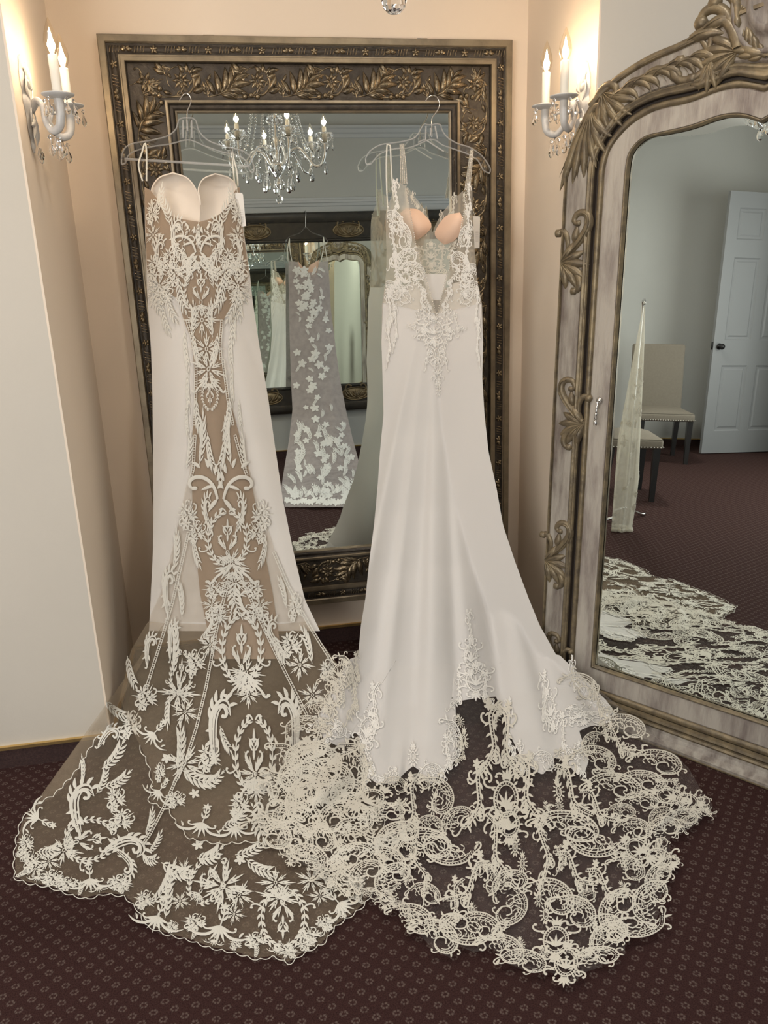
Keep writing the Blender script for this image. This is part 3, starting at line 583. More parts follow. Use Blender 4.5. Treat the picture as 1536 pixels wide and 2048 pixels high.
# ================================================================ draped gowns
class Drape:
    """a hanging-then-trailing cloth surface: y = G(z) (profile), with width bulge and folds; evaluated along sight lines"""
    def __init__(s, prof, zf, rows, bulge, folds, apex, mirrored=False, lift0=0.0, bumps=()):
        s.z = np.array([q[0] for q in prof]); s.y = np.array([q[1] for q in prof]); s.zf = zf
        r = np.array(rows, float); s.ry, s.rl, s.rr = r[:, 0], r[:, 1], r[:, 2]; b = np.array(bulge, float); s.by, s.bb = b[:, 0], b[:, 1]
        s.folds = folds; s.apex = apex; s.mir = mirrored; s.bumps = bumps
    def u(s, px, py):
        L = np.interp(py, s.ry, s.rl); R = np.interp(py, s.ry, s.rr); return np.clip((2*px-L-R)/(R-L), -1, 1)
    def off(s, px, py):
        o = np.interp(py, s.by, s.bb)*(1-s.u(px, py)**2)
        th = np.arctan2(px-s.apex[0], np.maximum(py-s.apex[1], 5.0))
        for k, ph, ay in s.folds:
            a = np.interp(py, [q[0] for q in ay], [q[1] for q in ay]); o = o+a*(0.5+0.5*np.sin(k*th+ph+0.6*np.sin(3.1*th*k*0.37+ph)))
        for (bx, by, rx, ry, amp, kx, ky) in s.bumps:
            g = np.exp(-((px-bx)/rx)**2-((py-by)/ry)**2); o = o+amp*g*(0.55+0.45*np.sin(kx*px+ky*py))
        return o
    def __call__(s, px, py, lift=0.0):
        px = np.asarray(px, float); py = np.asarray(py, float); sh = px.shape; px = px.ravel(); py = py.ravel()
        lift = np.broadcast_to(np.asarray(lift, float), sh).ravel()
        d = ray_dirs_m(px, py)*np.array([1, -1, 1.0]) if s.mir else ray_dirs(px, py); E0 = EYE_M*np.array([1, -1, 1.0]) if s.mir else EYE; o = s.off(px, py); lo = np.full(len(px), 0.6); hi = np.full(len(px), 8.5 if s.mir else 4.2)
        for _ in range(34):
            t = 0.5*(lo+hi); P = E0+d*t[:, None]; zz = P[:, 2]-0.6*o
            ins = (P[:, 1] > np.interp(zz, s.z, s.y)-o) | (zz < s.zf)
            if not s.mir:
                ins |= ((P-MQ)@MN < 0.075) | ((P[:, 0] < XL+0.004) & (P[:, 1] > YF-0.016)) | (P[:, 1] > -0.062)
            hi = np.where(ins, t, hi); lo = np.where(ins, lo, t)
        P = E0+d*(hi-lift)[:, None]
        if s.mir: P = P*np.array([1, -1, 1.0])
        return P.reshape(*sh, 3)
    def fmap(s, x, y, h):
        L = np.interp(y, s.ry, s.rl)+1.5; R = np.interp(y, s.ry, s.rr)-1.5; k = y < s.ry[-1]-8
        return s(np.where(k, np.clip(x, L, R), x), y, h)
def sheet(D, Lc, Rc, nr, nc, lift=0.0, sm=True):
    L = crom(Lc, nr) if sm else resamp(Lc, nr); R = crom(Rc, nr) if sm else resamp(Rc, nr)
    t = np.linspace(0, 1, nc)[None, :, None]; Q = L[:, None]*(1-t)+R[:, None]*t
    return MB().grid(D(Q[..., 0], Q[..., 1], lift))
def rows_sheet(D, rows, nr, nc, lift=0.0):
    r = np.array(rows, float); ys = np.linspace(r[0, 0], r[-1, 0], nr); L = np.interp(ys, r[:, 0], r[:, 1]); R = np.interp(ys, r[:, 0], r[:, 2])
    t = np.linspace(0, 1, nc)[None]; X = L[:, None]*(1-t)+R[:, None]*t; Y = np.repeat(ys[:, None], nc, 1)
    return MB().grid(D(X, Y, lift))
def fan_sheet(D, top, hem, nr, nc, lift=0.0, apex=None):
    """cloth between a top edge polyline and a hem outline, matched radially about an apex"""
    ax, ay = apex; H = resamp(hem, nc); T = resamp(top, 400)
    ang = np.maximum.accumulate(np.arctan2(H[:, 0]-ax, H[:, 1]-ay)); ta = np.arctan2(T[:, 0]-ax, T[:, 1]-ay); o = np.argsort(ta)
    a2 = np.clip(ang, ta[o][0], ta[o][-1]); TX = np.interp(a2, ta[o], T[o, 0]); TY = np.interp(a2, ta[o], T[o, 1])
    t = (np.linspace(0, 1, nr)**1.0)[:, None]; X = TX[None]*(1-t)+H[None, :, 0]*t; Y = TY[None]*(1-t)+H[None, :, 1]*t
    return MB().grid(D(X, Y, lift))
def back_sheet(D, rows, nr, nc, depth):
    r = np.array(rows, float); ys = np.linspace(r[0, 0], r[-1, 0], nr); L = np.interp(ys, r[:, 0], r[:, 1]); R = np.interp(ys, r[:, 0], r[:, 2])
    t = np.linspace(0, 1, nc)[None, :, None]; X = L[:, None]*(1-t[..., 0])+R[:, None]*t[..., 0]; Y = np.repeat(ys[:, None], nc, 1); P = D(X, Y)
    th = depth*(1-(2*t[..., 0]-1)**4)
    if D.mir: P[..., 1] = np.maximum(P[..., 1]-th, YB+0.06)
    else:
        d = ray_dirs(X, Y); P = P+d*np.minimum(th+0*X, np.maximum((-0.05-P[..., 1])/d[..., 1], 0.004))[..., None]
    return MB().grid(P, flip=True)
# -------- lace motif drawings (unit size, +y towards the hem)
HP = PI/2
def petal(p, x, y, a, l, w=0.10):
    w = w*0.68
    """one embroidered leaf: middle lobe and two pairs of side lobes with gaps between"""
    c, q = math.cos(a), math.sin(a)
    p.leaf(x+0.30*l*c, y+0.30*l*q, a, 0.72*l, w*l, 0, n=5)
    for sg in (-1, 1):
        p.leaf(x+0.04*l*c, y+0.04*l*q, a+sg*0.30, 0.62*l, w*l*0.85, -sg*0.25, n=5); p.leaf(x+0.34*l*c, y+0.34*l*q, a+sg*0.62, 0.40*l, w*l*0.7, -sg*0.5, n=5)
    p.leaf(x, y, a, 0.45*l, w*l*0.35, 0, n=4)
def m_medal(p):
    for sg in (-1, 1):
        P = []
        for k in range(12):
            th = PI*(0.05+0.9*k/11); P.append((sg*0.66*math.sin(th), math.cos(th)))
        p.line(P, 0.022)
        for k in range(1, 11):
            th = PI*(0.05+0.9*k/11); a = math.atan2(-math.sin(th), sg*0.66*math.cos(th))
            for q in (-1, 1): p.leaf(P[k][0], P[k][1], a+q*0.66, 0.24, 0.05, -q*0.55, n=5)
        p.curl(sg*0.05, -0.98, -HP+sg*0.45, 0.28, 0.035, sg*2.8, n=9, ball=1.3); p.curl(sg*0.62, 0.35, HP-sg*0.9, 0.46, 0.035, -sg*3.2, n=10, ball=1.4)
        p.curl(sg*0.05, -0.15, -HP+sg*0.6, 0.40, 0.038, -sg*2.9, n=10, ball=1.3); p.curl(sg*0.10, 0.28, -HP+sg*0.85, 0.5, 0.04, -sg*2.4, n=10, ball=1.2)
        petal(p, sg*0.04, 0.42, -HP+sg*0.5, 0.62, 0.075); p.leaf(sg*0.03, -0.25, -HP+sg*0.45, 0.30, 0.045, sg*0.3, n=5)
        for a in (0.35, 0.95): petal(p, 0, 0.62, HP-sg*a, 0.5, 0.085)
    p.leaf(0, 0.1, -HP, 0.4, 0.05, 0, n=5); p.leaf(0, -0.35, -HP, 0.42, 0.05, 0, n=5); p.loop(0, 0.52, 0.05, 0.1, 0.022, n=10)
def m_star(p, n=8, w=0.085):
    for i in range(n):
        a = HP+2*PI*i/n; l = 1.0 if i % 2 == 0 else 0.78
        petal(p, 0.12*math.cos(a), 0.12*math.sin(a), a, l*0.9, w)
    p.loop(0, 0, 0.07, 0.11, 0.03, n=9)
def m_tail(p):
    for sg in (-1, 1):
        petal(p, 0, 0.05, HP-sg*0.85, 1.05, 0.10); p.curl(sg*0.62, 0.62, HP-sg*0.5, 0.42, 0.06, -sg*2.9, n=9)
        p.leaf(sg*0.25, 0.2, HP-sg*1.6, 0.45, 0.05, sg*0.5, n=4); p.leaf(sg*0.12, 0.3, HP-sg*0.1, 0.4, 0.05, -sg*0.3, n=4)
    for a in (-0.75, 0, 0.75): petal(p, 0, 0.35, HP+a, 0.55, 0.085)
def m_plume(p):
    for k, (o, wd) in enumerate(((0, 0.075), (0.13, 0.045), (0.24, 0.035))):
        p.stroke(crom([(-0.1+o*0.6, 1.0), (-0.28+o, 0.45), (-0.3+o, 0.0), (-0.02+o*0.5, -0.42+o*0.6), (0.34, -0.45+o), (0.5, -0.12)], 18), wd*np.sin(PI*np.linspace(0.12, 0.95, 18)))
    p.curl(-0.25, -0.05, -0.9, 0.95, 0.07, 5.0, n=20, ball=1.2)
    for i, (x, y, a) in enumerate([(-0.3, 0.1, -2.2), (-0.28, -0.15, -2.0), (-0.15, -0.35, -1.9), (0.05, -0.45, -1.5), (0.25, -0.46, -1.1), (0.42, -0.35, -0.6)]): p.leaf(x, y, a, 0.36, 0.075, 0.8, n=6)
    for x, y, a in ((-0.2, 0.6, 2.3), (-0.05, 0.5, 0.9), (-0.16, 0.85, 0.8), (-0.2, 0.3, 2.6)): p.leaf(x, y, a, 0.34, 0.07, 0.4, n=6)
    p.curl(-0.08, 0.95, 1.0, 0.35, 0.045, 3.4, n=10)
def m_spray(p):
    for i in range(7):
        k = i/3-1; p.leaf(0, -0.1, HP+k*0.95, 0.95-0.25*abs(k), 0.085, k*0.65, n=7)
    p.line([(0, -0.1), (0.04, -0.6), (0, -1.0)], 0.04)
    for sg in (-1, 1):
        p.leaf(0.02, -0.35, -HP+sg*0.8, 0.42, 0.07, -sg*0.9, n=5); p.leaf(0.03, -0.65, -HP+sg*0.75, 0.34, 0.06, -sg*0.8, n=5)
        p.stroke(crom([(0, 0.0), (sg*0.5, 0.42), (sg*1.0, 0.45), (sg*1.35, 0.25)], 10), 0.085*np.sin(PI*np.linspace(0.1, 0.95, 10)))
        p.curl(sg*0.35, 0.1, HP-sg*1.25, 0.5, 0.045, -sg*3.4, n=11, ball=1.4); p.leaf(sg*0.9, 0.35, -HP+sg*0.3, 0.35, 0.07, sg*0.6, n=5)
    for a in range(6): p.leaf(0, -1.05, a*PI/3+0.5, 0.26, 0.07, 0, n=4)
def m_cluster(p):
    for x, y, r in ((-0.35, -0.25, 0.45), (0.4, -0.05, 0.42), (-0.1, 0.5, 0.48)): p.rosette(x, y, r, 6, 0.21, a0=x*3, eye=0.16)
    for a, q in ((-2.2, 1), (-0.6, -1), (1.2, 1), (2.6, -1)): p.curl(0.5*math.cos(a)*0.5, 0.5*math.sin(a)*0.5, a, 0.85, 0.055, q*3.4, n=11)
    for a in (-1.4, 0.3, 1.9, 3.0): petal(p, 0, 0, a, 0.95, 0.075)
def m_frond(p):
    n = 6; P = crom([(0, 1.0), (0.08, 0.4), (0.05, -0.2), (-0.12, -0.75)], 14); p.line(P, 0.028)
    for i in range(n):
        k = 1+2*i; f = 0.55+0.5*math.sin(PI*(0.15+0.7*i/n)); a = math.atan2(P[k+1][1]-P[k][1], P[k+1][0]-P[k][0])
        for sg in (-1, 1): p.leaf(P[k][0], P[k][1], a+sg*0.72, 0.62*f, 0.085*f, -sg*0.55, n=6)
    petal(p, P[-1][0], P[-1][1], -HP-0.3, 0.55, 0.11)
def m_fleur(p): p.fleur(0, 0, 1.0, 5)
def m_swirl(p):   # mirrored pair of scrolls
    for sg in (-1, 1):
        p.curl(sg*0.1, 0.7, -HP+sg*0.2, 1.9, 0.09, sg*4.9, n=20, ball=1.2)
        for x, y, a in ((0.1, 0.3, -2.2), (0.12, 0.0, -2.0), (0.2, -0.3, -1.9), (0.42, -0.5, -1.5), (0.7, -0.5, -0.9)):
            aa = a if sg > 0 else PI-a; p.leaf(sg*x, y, aa, 0.4, 0.085, sg*0.7, n=6)
        p.leaf(sg*0.1, 0.7, HP-sg*0.7, 0.6, 0.1, sg*0.4, n=6); p.leaf(sg*0.25, 0.2, 0.2 if sg > 0 else PI-0.2, 0.45, 0.08, sg*0.5, n=6)
# corded lace (second gown)
PAIS = crom([(-1.0, 0.25), (-0.75, -0.30), (-0.2, -0.58), (0.40, -0.52), (0.85, -0.15), (0.88, 0.30), (0.50, 0.55), (0.10, 0.42), (0.02, 0.10), (0.28, -0.05), (0.45, 0.12)], 40)
def m_pais(p):
    p.stroke(PAIS, np.full(40, 0.036)); p.stroke(PAIS[:32]*0.85+np.array([0.02, 0.02]), np.full(32, 0.02)); p.beads(PAIS[:30]*0.925+np.array([0.01, 0.01]), 0.105, 0.03)
    for i, k in enumerate((3, 6, 9, 12, 15, 18, 21, 24)):
        a = math.atan2(0.1-PAIS[k][1], 0.15-PAIS[k][0]); p.leaf(PAIS[k][0]*0.82, PAIS[k][1]*0.82, a+0.75, 0.46-0.02*i, 0.034, -1.0, n=6)
    p.stroke(PAIS[2:28]*0.70+np.array([0.05, 0.03]), np.full(26, 0.02)); p.stroke(PAIS[4:24]*0.54+np.array([0.08, 0.04]), np.full(20, 0.017)); p.curl(-0.55, 0.15, -0.5, 0.8, 0.03, 4.4, n=16); p.curl(-0.75, 0.1, -0.9, 0.55, 0.026, 1.6, n=10, ball=0)
    for t in range(6):
        x, y = -0.55+0.14*t, 0.33-0.12*t; p.leaf(x, y, -1.7, 0.2, 0.032, 0.3, n=4); p.leaf(x, y, 0.5, 0.2, 0.032, -0.3, n=4)
    p.curl(-1.0, 0.25, 2.2, 0.6, 0.042, -3.8, n=13, ball=1.3); p.curl(-0.8, -0.2, -2.6, 0.5, 0.042, 3.6, n=12, ball=1.3); p.curl(0.86, 0.0, -0.4, 0.42, 0.036, 3.4, n=10); p.curl(0.5, 0.55, 1.9, 0.4, 0.036, 3.2, n=10)
    p.leaf(-0.95, 0.3, 1.6, 0.35, 0.06, 0.6); p.leaf(-0.9, 0.1, 2.9, 0.35, 0.06, 0.5); p.leaf(0.88, 0.25, 0.6, 0.25, 0.05, 0.5)
def m_vine(p):
    S = crom([(0.15, -1.0), (-0.12, -0.6), (0.02, -0.2), (0.2, 0.2), (0.02, 0.65), (-0.2, 1.0)], 26)
    p.stroke(S, np.full(26, 0.035)); p.beads(S+np.array([0.06, 0.0]), 0.09, 0.026); p.stroke(S+np.array([0.12, 0.0]), np.full(26, 0.022))
    for i in range(2, 24, 3):
        for q in (-1, 1): p.leaf(S[i][0]+(0.12 if q > 0 else 0), S[i][1], HP-q*1.0, 0.24, 0.05, q*0.4, n=4)
    for (x, y, a, tn) in ((0.1, -0.7, -0.3, 3.6), (-0.05, -0.35, 2.9, 3.6), (0.25, 0.25, 0.2, 3.8), (-0.05, 0.6, 2.6, -3.8), (-0.2, 1.0, 1.8, 3.4)): p.curl(x, y, a, 0.55, 0.038, tn, n=11, ball=1.4)
    p.fleur(0.36, 0.42, 0.13, 6); p.loop(0.36, 0.42, 0.17, 0.17, 0.02, n=12); p.fleur(-0.22, -0.8, 0.17, 6)
def m_cart(p):
    p.loop(0, 0, 0.5, 0.62, 0.04, n=26); p.loop(0, 0, 0.38, 0.5, 0.022, n=24); th = np.linspace(0, 2*PI, 30); p.beads(np.stack([0.44*np.cos(th), 0.56*np.sin(th)], 1), 0.11, 0.03)
    for a in (-0.9, -0.45, 0, 0.45, 0.9): p.leaf(0, 0.3, -HP+a, 0.6, 0.07, a*0.8, n=6)
    for i in range(14):
        a = 2*PI*i/14; p.leaf(0.52*math.cos(a), 0.64*math.sin(a), a, 0.2, 0.06, 0, n=4)
    for sg in (-1, 1):
        p.curl(sg*0.45, -0.4, 0.2 if sg > 0 else PI-0.2, 0.75, 0.05, -sg*3.6, n=13); p.curl(sg*0.45, 0.4, -0.3 if sg > 0 else PI+0.3, 0.7, 0.05, sg*3.8, n=13)
        p.curl(sg*0.05, -0.7, -HP+sg*0.7, 0.55, 0.045, sg*3.2, n=11); p.curl(sg*0.05, 0.7, HP-sg*0.7, 0.6, 0.045, -sg*3.4, n=11)
    p.palm(0, -0.7, -HP, 0.42, 5, 1.0, 0.16); p.palm(0, 0.68, HP, 0.5, 5, 0.9, 0.16)
def m_drop(p):
    p.loop(0, 0.1, 0.22, 0.36, 0.05, n=16); p.loop(0, 0.1, 0.1, 0.2, 0.035, n=12)
    for i in range(12): a = -HP+2*PI*(i+0.5)/12; p.leaf(0.28*math.cos(a), 0.1+0.42*math.sin(a), a, 0.34, 0.08, 0, n=4)
    p.palm(0, -0.5, -HP, 0.5, 5, 1.1, 0.15)
MOT = dict(medal=m_medal, star=m_star, tail=m_tail, plume=m_plume, spray=m_spray, cluster=m_cluster, frond=m_frond, fleur=m_fleur, swirl=m_swirl, pais=m_pais, vine=m_vine, cart=m_cart, drop=m_drop)
def lace(D, parent, mat, items, lift, relief=0.45, hm=0.0016, name='lace_motif', wk=1.0):
    """items: (motif, px, py, sx, sy, rot). Each becomes its own applique lying on the cloth"""
    pxm = 0.0018
    for it in items:
        nm, x, y, sx, sy, rot = it; p = Pen()
        c, q = math.cos(rot), math.sin(rot); sq = it[4]/abs(it[3])
        p.T = [np.array([[sx*c, -abs(sx)*q, x], [sx*q*sq, abs(sx)*c*sq, y]])]
        MOT[nm](p); p.S = [(Q, W*wk, H) for Q, W, H in p.S]; m = p.mb(D.fmap, lift, relief*pxm, 2, hm); m.build(name, mat, parent)
def hem_line(D, hem, wave, amp, w, lift, inset=0.0):
    """fine scalloped cord along a hem outline"""
    H = np.asarray(hem, float); L = np.linalg.norm(np.diff(H, axis=0), axis=1).sum(); n = int(L/3.0); Q = resamp(H, n)
    T = np.gradient(Q, axis=0); T /= np.linalg.norm(T, axis=1)[:, None]+1e-9; Nn = np.stack([-T[:, 1], T[:, 0]], 1)
    s = np.arange(n)*3.0; Q = Q+Nn*(amp*np.abs(np.sin(PI*s/wave))-inset)[:, None]
    p = Pen(); p.line(Q, w); return p.mb(D.fmap, lift, 0.0006, 2, 0.001), Q
def along(hem, step, nm, s, sy, inward, rot0=0.0, start=0.0, jit=0.0):
    H = np.asarray(hem, float); d = np.r_[0, np.cumsum(np.linalg.norm(np.diff(H, axis=0), axis=1))]; out = []; x = start+step/2
    while x < d[-1]:
        i = min(np.searchsorted(d, x)-1, len(H)-2); i = max(i, 0); t = (x-d[i])/(d[i+1]-d[i]+1e-9); P = H[i]+(H[i+1]-H[i])*t
        a0, a1 = np.interp([x-14, x+14], d, H[:, 0]), np.interp([x-14, x+14], d, H[:, 1]); tx, ty = a0[1]-a0[0], a1[1]-a1[0]
        a = math.atan2(ty, tx); nx, ny = math.sin(a), -math.cos(a)   # inward (up on screen when hem runs left to right)
        out.append((nm if isinstance(nm, str) else nm[len(out) % len(nm)], P[0]+nx*inward, P[1]+ny*inward, s, sy, a+rot0+random.uniform(-jit, jit))); x += step
    return out
# ---------------------------------------------------------------- gown with the beige tulle panel (left)
R1 = [(345, 298, 474), (385, 290, 478), (460, 290, 487), (550, 293, 500), (600, 295, 505), (700, 302, 520), (800, 305, 537), (900, 306, 551), (1000, 307, 566), (1100, 306, 586), (1200, 301, 610), (1262, 298, 640)]
D1 = Drape([(0.005, -3.0), (0.0065, -1.3), (0.011, -1.0), (0.03, -0.82), (0.07, -0.67), (0.14, -0.54), (0.25, -0.43), (0.40, -0.335), (0.6, -0.26), (0.9, -0.195), (1.3, -0.16), (1.6, -0.165), (1.78, -0.15), (2.3, -0.13)], 0.005,
           R1, [(340, 0.05), (600, 0.055), (900, 0.045), (1262, 0.0), (2000, 0.0)],
           [(26, 0.4, [(620, 0), (900, 0.010), (1200, 0.022), (1420, 0.014), (1600, 0.004), (1950, 0.003)]), (47, 1.7, [(700, 0), (1000, 0.004), (1300, 0.010), (1500, 0.005), (1950, 0.002)])], (425, 520),
           bumps=[(330, 1480, 40, 90, 0.012, 0.06, 0.0), (540, 1700, 25, 60, 0.01, 0.1, 0)])
PNL = [(560, 330, 492), (600, 356, 470), (639, 367, 447), (678, 382, 442), (717, 387, 444), (756, 389, 450), (795, 389, 458), (834, 387, 469), (873, 385, 479), (912, 382, 491), (951, 378, 503), (990, 368, 512), (1030, 360, 524), (1069, 352, 540), (1108, 342, 551), (1147, 333, 563), (1186, 321, 579), (1225, 303, 598), (1245, 297, 614)]
g1 = thing('wedding_gown', 'strapless ivory wedding gown with beige tulle panel and leafy embroidery', 'wedding dress', tuple(D1(np.array([440.]), np.array([1500.]))[0]*np.array([1, 1, 0])), group='wedding gowns hung on mirrors')
def adopt(o, root):
    o.parent = root; o.matrix_parent_inverse = Matrix.Translation(-Vector(root.location)); return o
def part(root, mbx, name, mat, label=None):
    o = adopt(mbx.build(name, mat), root)
    if label: o['label'] = label
    return o
TOPB = [(289, 374), (300, 380), (312, 394), (332, 426), (352, 436), (376, 440), (398, 444), (420, 438), (440, 428), (456, 412), (466, 390), (472, 378), (479, 374)]
def top_sheet(D, top, rows, nr, nc, lift):
    r = np.array(rows, float); lv = np.array([resamp(top, nc)]+[np.stack([np.linspace(l, q, nc), np.full(nc, y)], 1) for y, l, q in r]); cum = np.r_[0, np.cumsum(np.abs(np.diff(lv[:, :, 1].mean(1))))]; tt = np.linspace(0, cum[-1], nr)
    Q = np.stack([np.stack([np.interp(tt, cum, lv[:, j, k]) for j in range(nc)], 1) for k in (0, 1)], -1); return MB().grid(D(Q[..., 0], Q[..., 1], lift))
s1 = part(g1, top_sheet(D1, TOPB, R1[2:], 110, 44, 0.0), 'skirt', M['satin'], 'ivory crepe skirt')
part(g1, back_sheet(D1, [(445, 290, 485)]+R1[2:], 60, 24, 0.10), 'skirt_front', M['satin'])
lin = part(g1, top_sheet(D1, TOPB, [(470, 291, 487), (540, 294, 497), (570, 322, 490)]+PNL[1:9]+[(951, 384, 500), (1030, 385, 515), (1108, 392, 530), (1186, 400, 545), (1260, 415, 556), (1318, 428, 565)], 100, 30, 0.004), 'lining', M['nude'], 'nude lining')
bod = part(g1, top_sheet(D1, TOPB, [(470, 290, 487), (550, 293, 500), (575, 322, 488), (600, 356, 470)], 30, 30, 0.007), 'bodice', M['tulle1'], 'sheer bodice with embroidery')
pan = part(g1, rows_sheet(D1, PNL[1:], 70, 26, 0.008), 'tulle_panel', M['tulle1'], 'beige tulle panel')
TOP1 = [(297, 1243), (330, 1246), (400, 1248), (480, 1250), (560, 1248), (614, 1243)]
HEM1 = [(293, 1248), (262, 1300), (236, 1411), (200, 1470), (150, 1550), (112, 1590), (70, 1615), (45, 1640), (35, 1680), (30, 1720), (32, 1755), (60, 1765), (100, 1772), (150, 1790), (175, 1795), (210, 1785), (250, 1790), (275, 1815), (295, 1850), (330, 1865), (380, 1878), (420, 1893), (470, 1903), (515, 1917), (550, 1910), (578, 1925), (605, 1905), (645, 1885), (670, 1850), (700, 1830), (725, 1810), (745, 1780), (765, 1740), (770, 1700), (760, 1600), (740, 1500), (718, 1420), (694, 1352), (660, 1308), (616, 1248)]
HEM1B = [(293, 1248), (262, 1300), (240, 1400), (262, 1455), (280, 1490), (300, 1530), (306, 1570), (300, 1600), (320, 1610), (340, 1618), (355, 1645), (372, 1665), (380, 1675), (410, 1680), (440, 1685), (470, 1683), (500, 1680), (560, 1690), (620, 1680), (680, 1640), (700, 1500), (690, 1352), (660, 1308), (616, 1248)]
tr = part(g1, fan_sheet(D1, TOP1, HEM1, 60, 200, 0.003, (445, 1040)), 'train', M['tulle1'], 'beige tulle train')
tr2 = part(g1, fan_sheet(D1, TOP1, HEM1B, 50, 160, 0.010, (445, 1040)), 'train_overlay', M['tulle1b'], 'upper tulle layer of the train')
# moulded cups showing inside the neckline
for Lc, Rc in (([(345, 346), (318, 356), (303, 380), (306, 410), (330, 446)], [(346, 346), (374, 356), (391, 378), (400, 405), (399, 448)]), ([(430, 348), (407, 358), (397, 378), (401, 405), (399, 448)], [(431, 348), (458, 356), (473, 374), (472, 405), (455, 446)])):
    L = crom(Lc, 20); R = crom(Rc, 20); t = np.linspace(0, 1, 18)[None, :, None]; Q = L[:, None]*(1-t)+R[:, None]*t
    v = np.linspace(0, 1, 20)[:, None]; dep = -0.012-0.045*np.sin(PI*np.clip(v*0.75+0.08, 0, 1))*np.sin(PI*np.clip(t[..., 0]*0.9+0.05, 0, 1))
    o = part(g1, MB().grid(D1(Q[..., 0], Q[..., 1], np.broadcast_to(dep, Q.shape[:2]))), 'cup', M['cup_ivory'], 'ivory satin cup')
    p = Pen(); p.line(np.vstack([L[::-1], R])[6:34], 1.6); adopt(p.mb(D1.fmap, -0.008, 0.002, 4, 0.003).build('cup_piping', M['cup_ivory']), g1)
# embroidered motifs
def lace1(items, lift, par=g1, wk=0.84):
    before = set(bpy.data.objects); lace(D1, None, M['lace'], [(n, x, y, sx*1.18, sy*1.18, r) for n, x, y, sx, sy, r in items], lift, wk=wk)
    for o in set(bpy.data.objects)-before: adopt_to(o, par, g1)
def adopt_to(o, par, root):
    o.parent = par; o.matrix_parent_inverse = Matrix.Translation(-Vector(root.location)) if par is root else Matrix.Identity(4)
def sym(items, ax):
    return items+[(n, 2*ax(y)-x, y, -sx, sy, -r) for n, x, y, sx, sy, r in items]
axis1 = lambda y: float(np.interp(y, [430, 560, 640, 760, 900, 1080, 1300, 1520, 1650], [392, 400, 404, 418, 432, 456, 483, 508, 522]))
BOD1 = [('swirl', 396, 478, 40, 32, 0), ('tail', 396, 508, 38, 34, 0), ('swirl', 399, 540, 26, 18, PI), ('frond', 397, 470, 12, 22, PI), ('medal', 402, 580, 44, 40, 0), ('star', 404, 640, 34, 32, 0)]
BOD1 += sym([('plume', 352, 462, 22, 40, 0.1), ('frond', 331, 420, 24, 26, -0.3), ('plume', 318, 500, 20, 36, -0.1), ('star', 306, 470, 20, 24, 0), ('cluster', 312, 535, 24, 28, 0.3), ('star', 318, 572, 28, 30, 0.2), ('cluster', 350, 545, 24, 28, 0), ('frond', 362, 590, 20, 32, 2.9), ('frond', 356, 500, 20, 26, 2.6), ('cluster', 300, 425, 15, 28, 0.5), ('frond', 340, 615, 18, 30, 2.7), ('swirl', 372, 468, 16, 18, 0.5), ('frond', 372, 520, 16, 28, 2.7), ('cluster', 338, 520, 20, 26, 0.9), ('frond', 318, 400, 16, 26, 0.5), ('cluster', 330, 590, 18, 22, 0.5), ('frond', 376, 548, 12, 24, 0.3)], axis1)
BOD1 = [(n, min(x, 476) if x > 400 else max(x, 306), y, sx, sy, r) for n, x, y, sx, sy, r in BOD1]
lace1(BOD1, 0.011, bod, 0.68)
PAN1 = [('star', 413, 698, 32, 30, 0), ('star', 417, 738, 34, 34, 0.39), ('tail', 418, 752, 30, 34, 0), ('medal', 420, 792, 20, 22, PI), ('swirl', 441, 962, 50, 44, 0), ('medal', 455, 1078, 50, 46, 0), ('star', 463, 1122, 30, 24, 0.39), ('tail', 465, 1126, 46, 42, 0), ('star', 470, 1165, 28, 26, 0), ('frond', 473, 1196, 40, 30, PI), ('swirl', 473, 1186, 26, 18, 0)]
PAN1 += sym([('frond', 392, 700, 14, 30, 2.8), ('frond', 386, 640, 14, 30, 0.2), ('frond', 396, 835, 16, 34, 2.9), ('frond', 404, 880, 16, 44, 0.3), ('frond', 420, 905, 14, 36, 2.8), ('frond', 378, 905, 13, 30, 0.4), ('plume', 414, 1020, 18, 40, -0.5), ('cluster', 376, 1030, 22, 30, 0.2), ('cluster', 394, 1065, 20, 24, 0.4), ('frond', 392, 1105, 14, 28, 2.8), ('cluster', 430, 1180, 24, 18, 0.2), ('cluster', 437, 1228, 26, 24, 1.0), ('star', 424, 1210, 22, 18, 0.3)], axis1)
lace1(PAN1, 0.012, pan, 0.76)
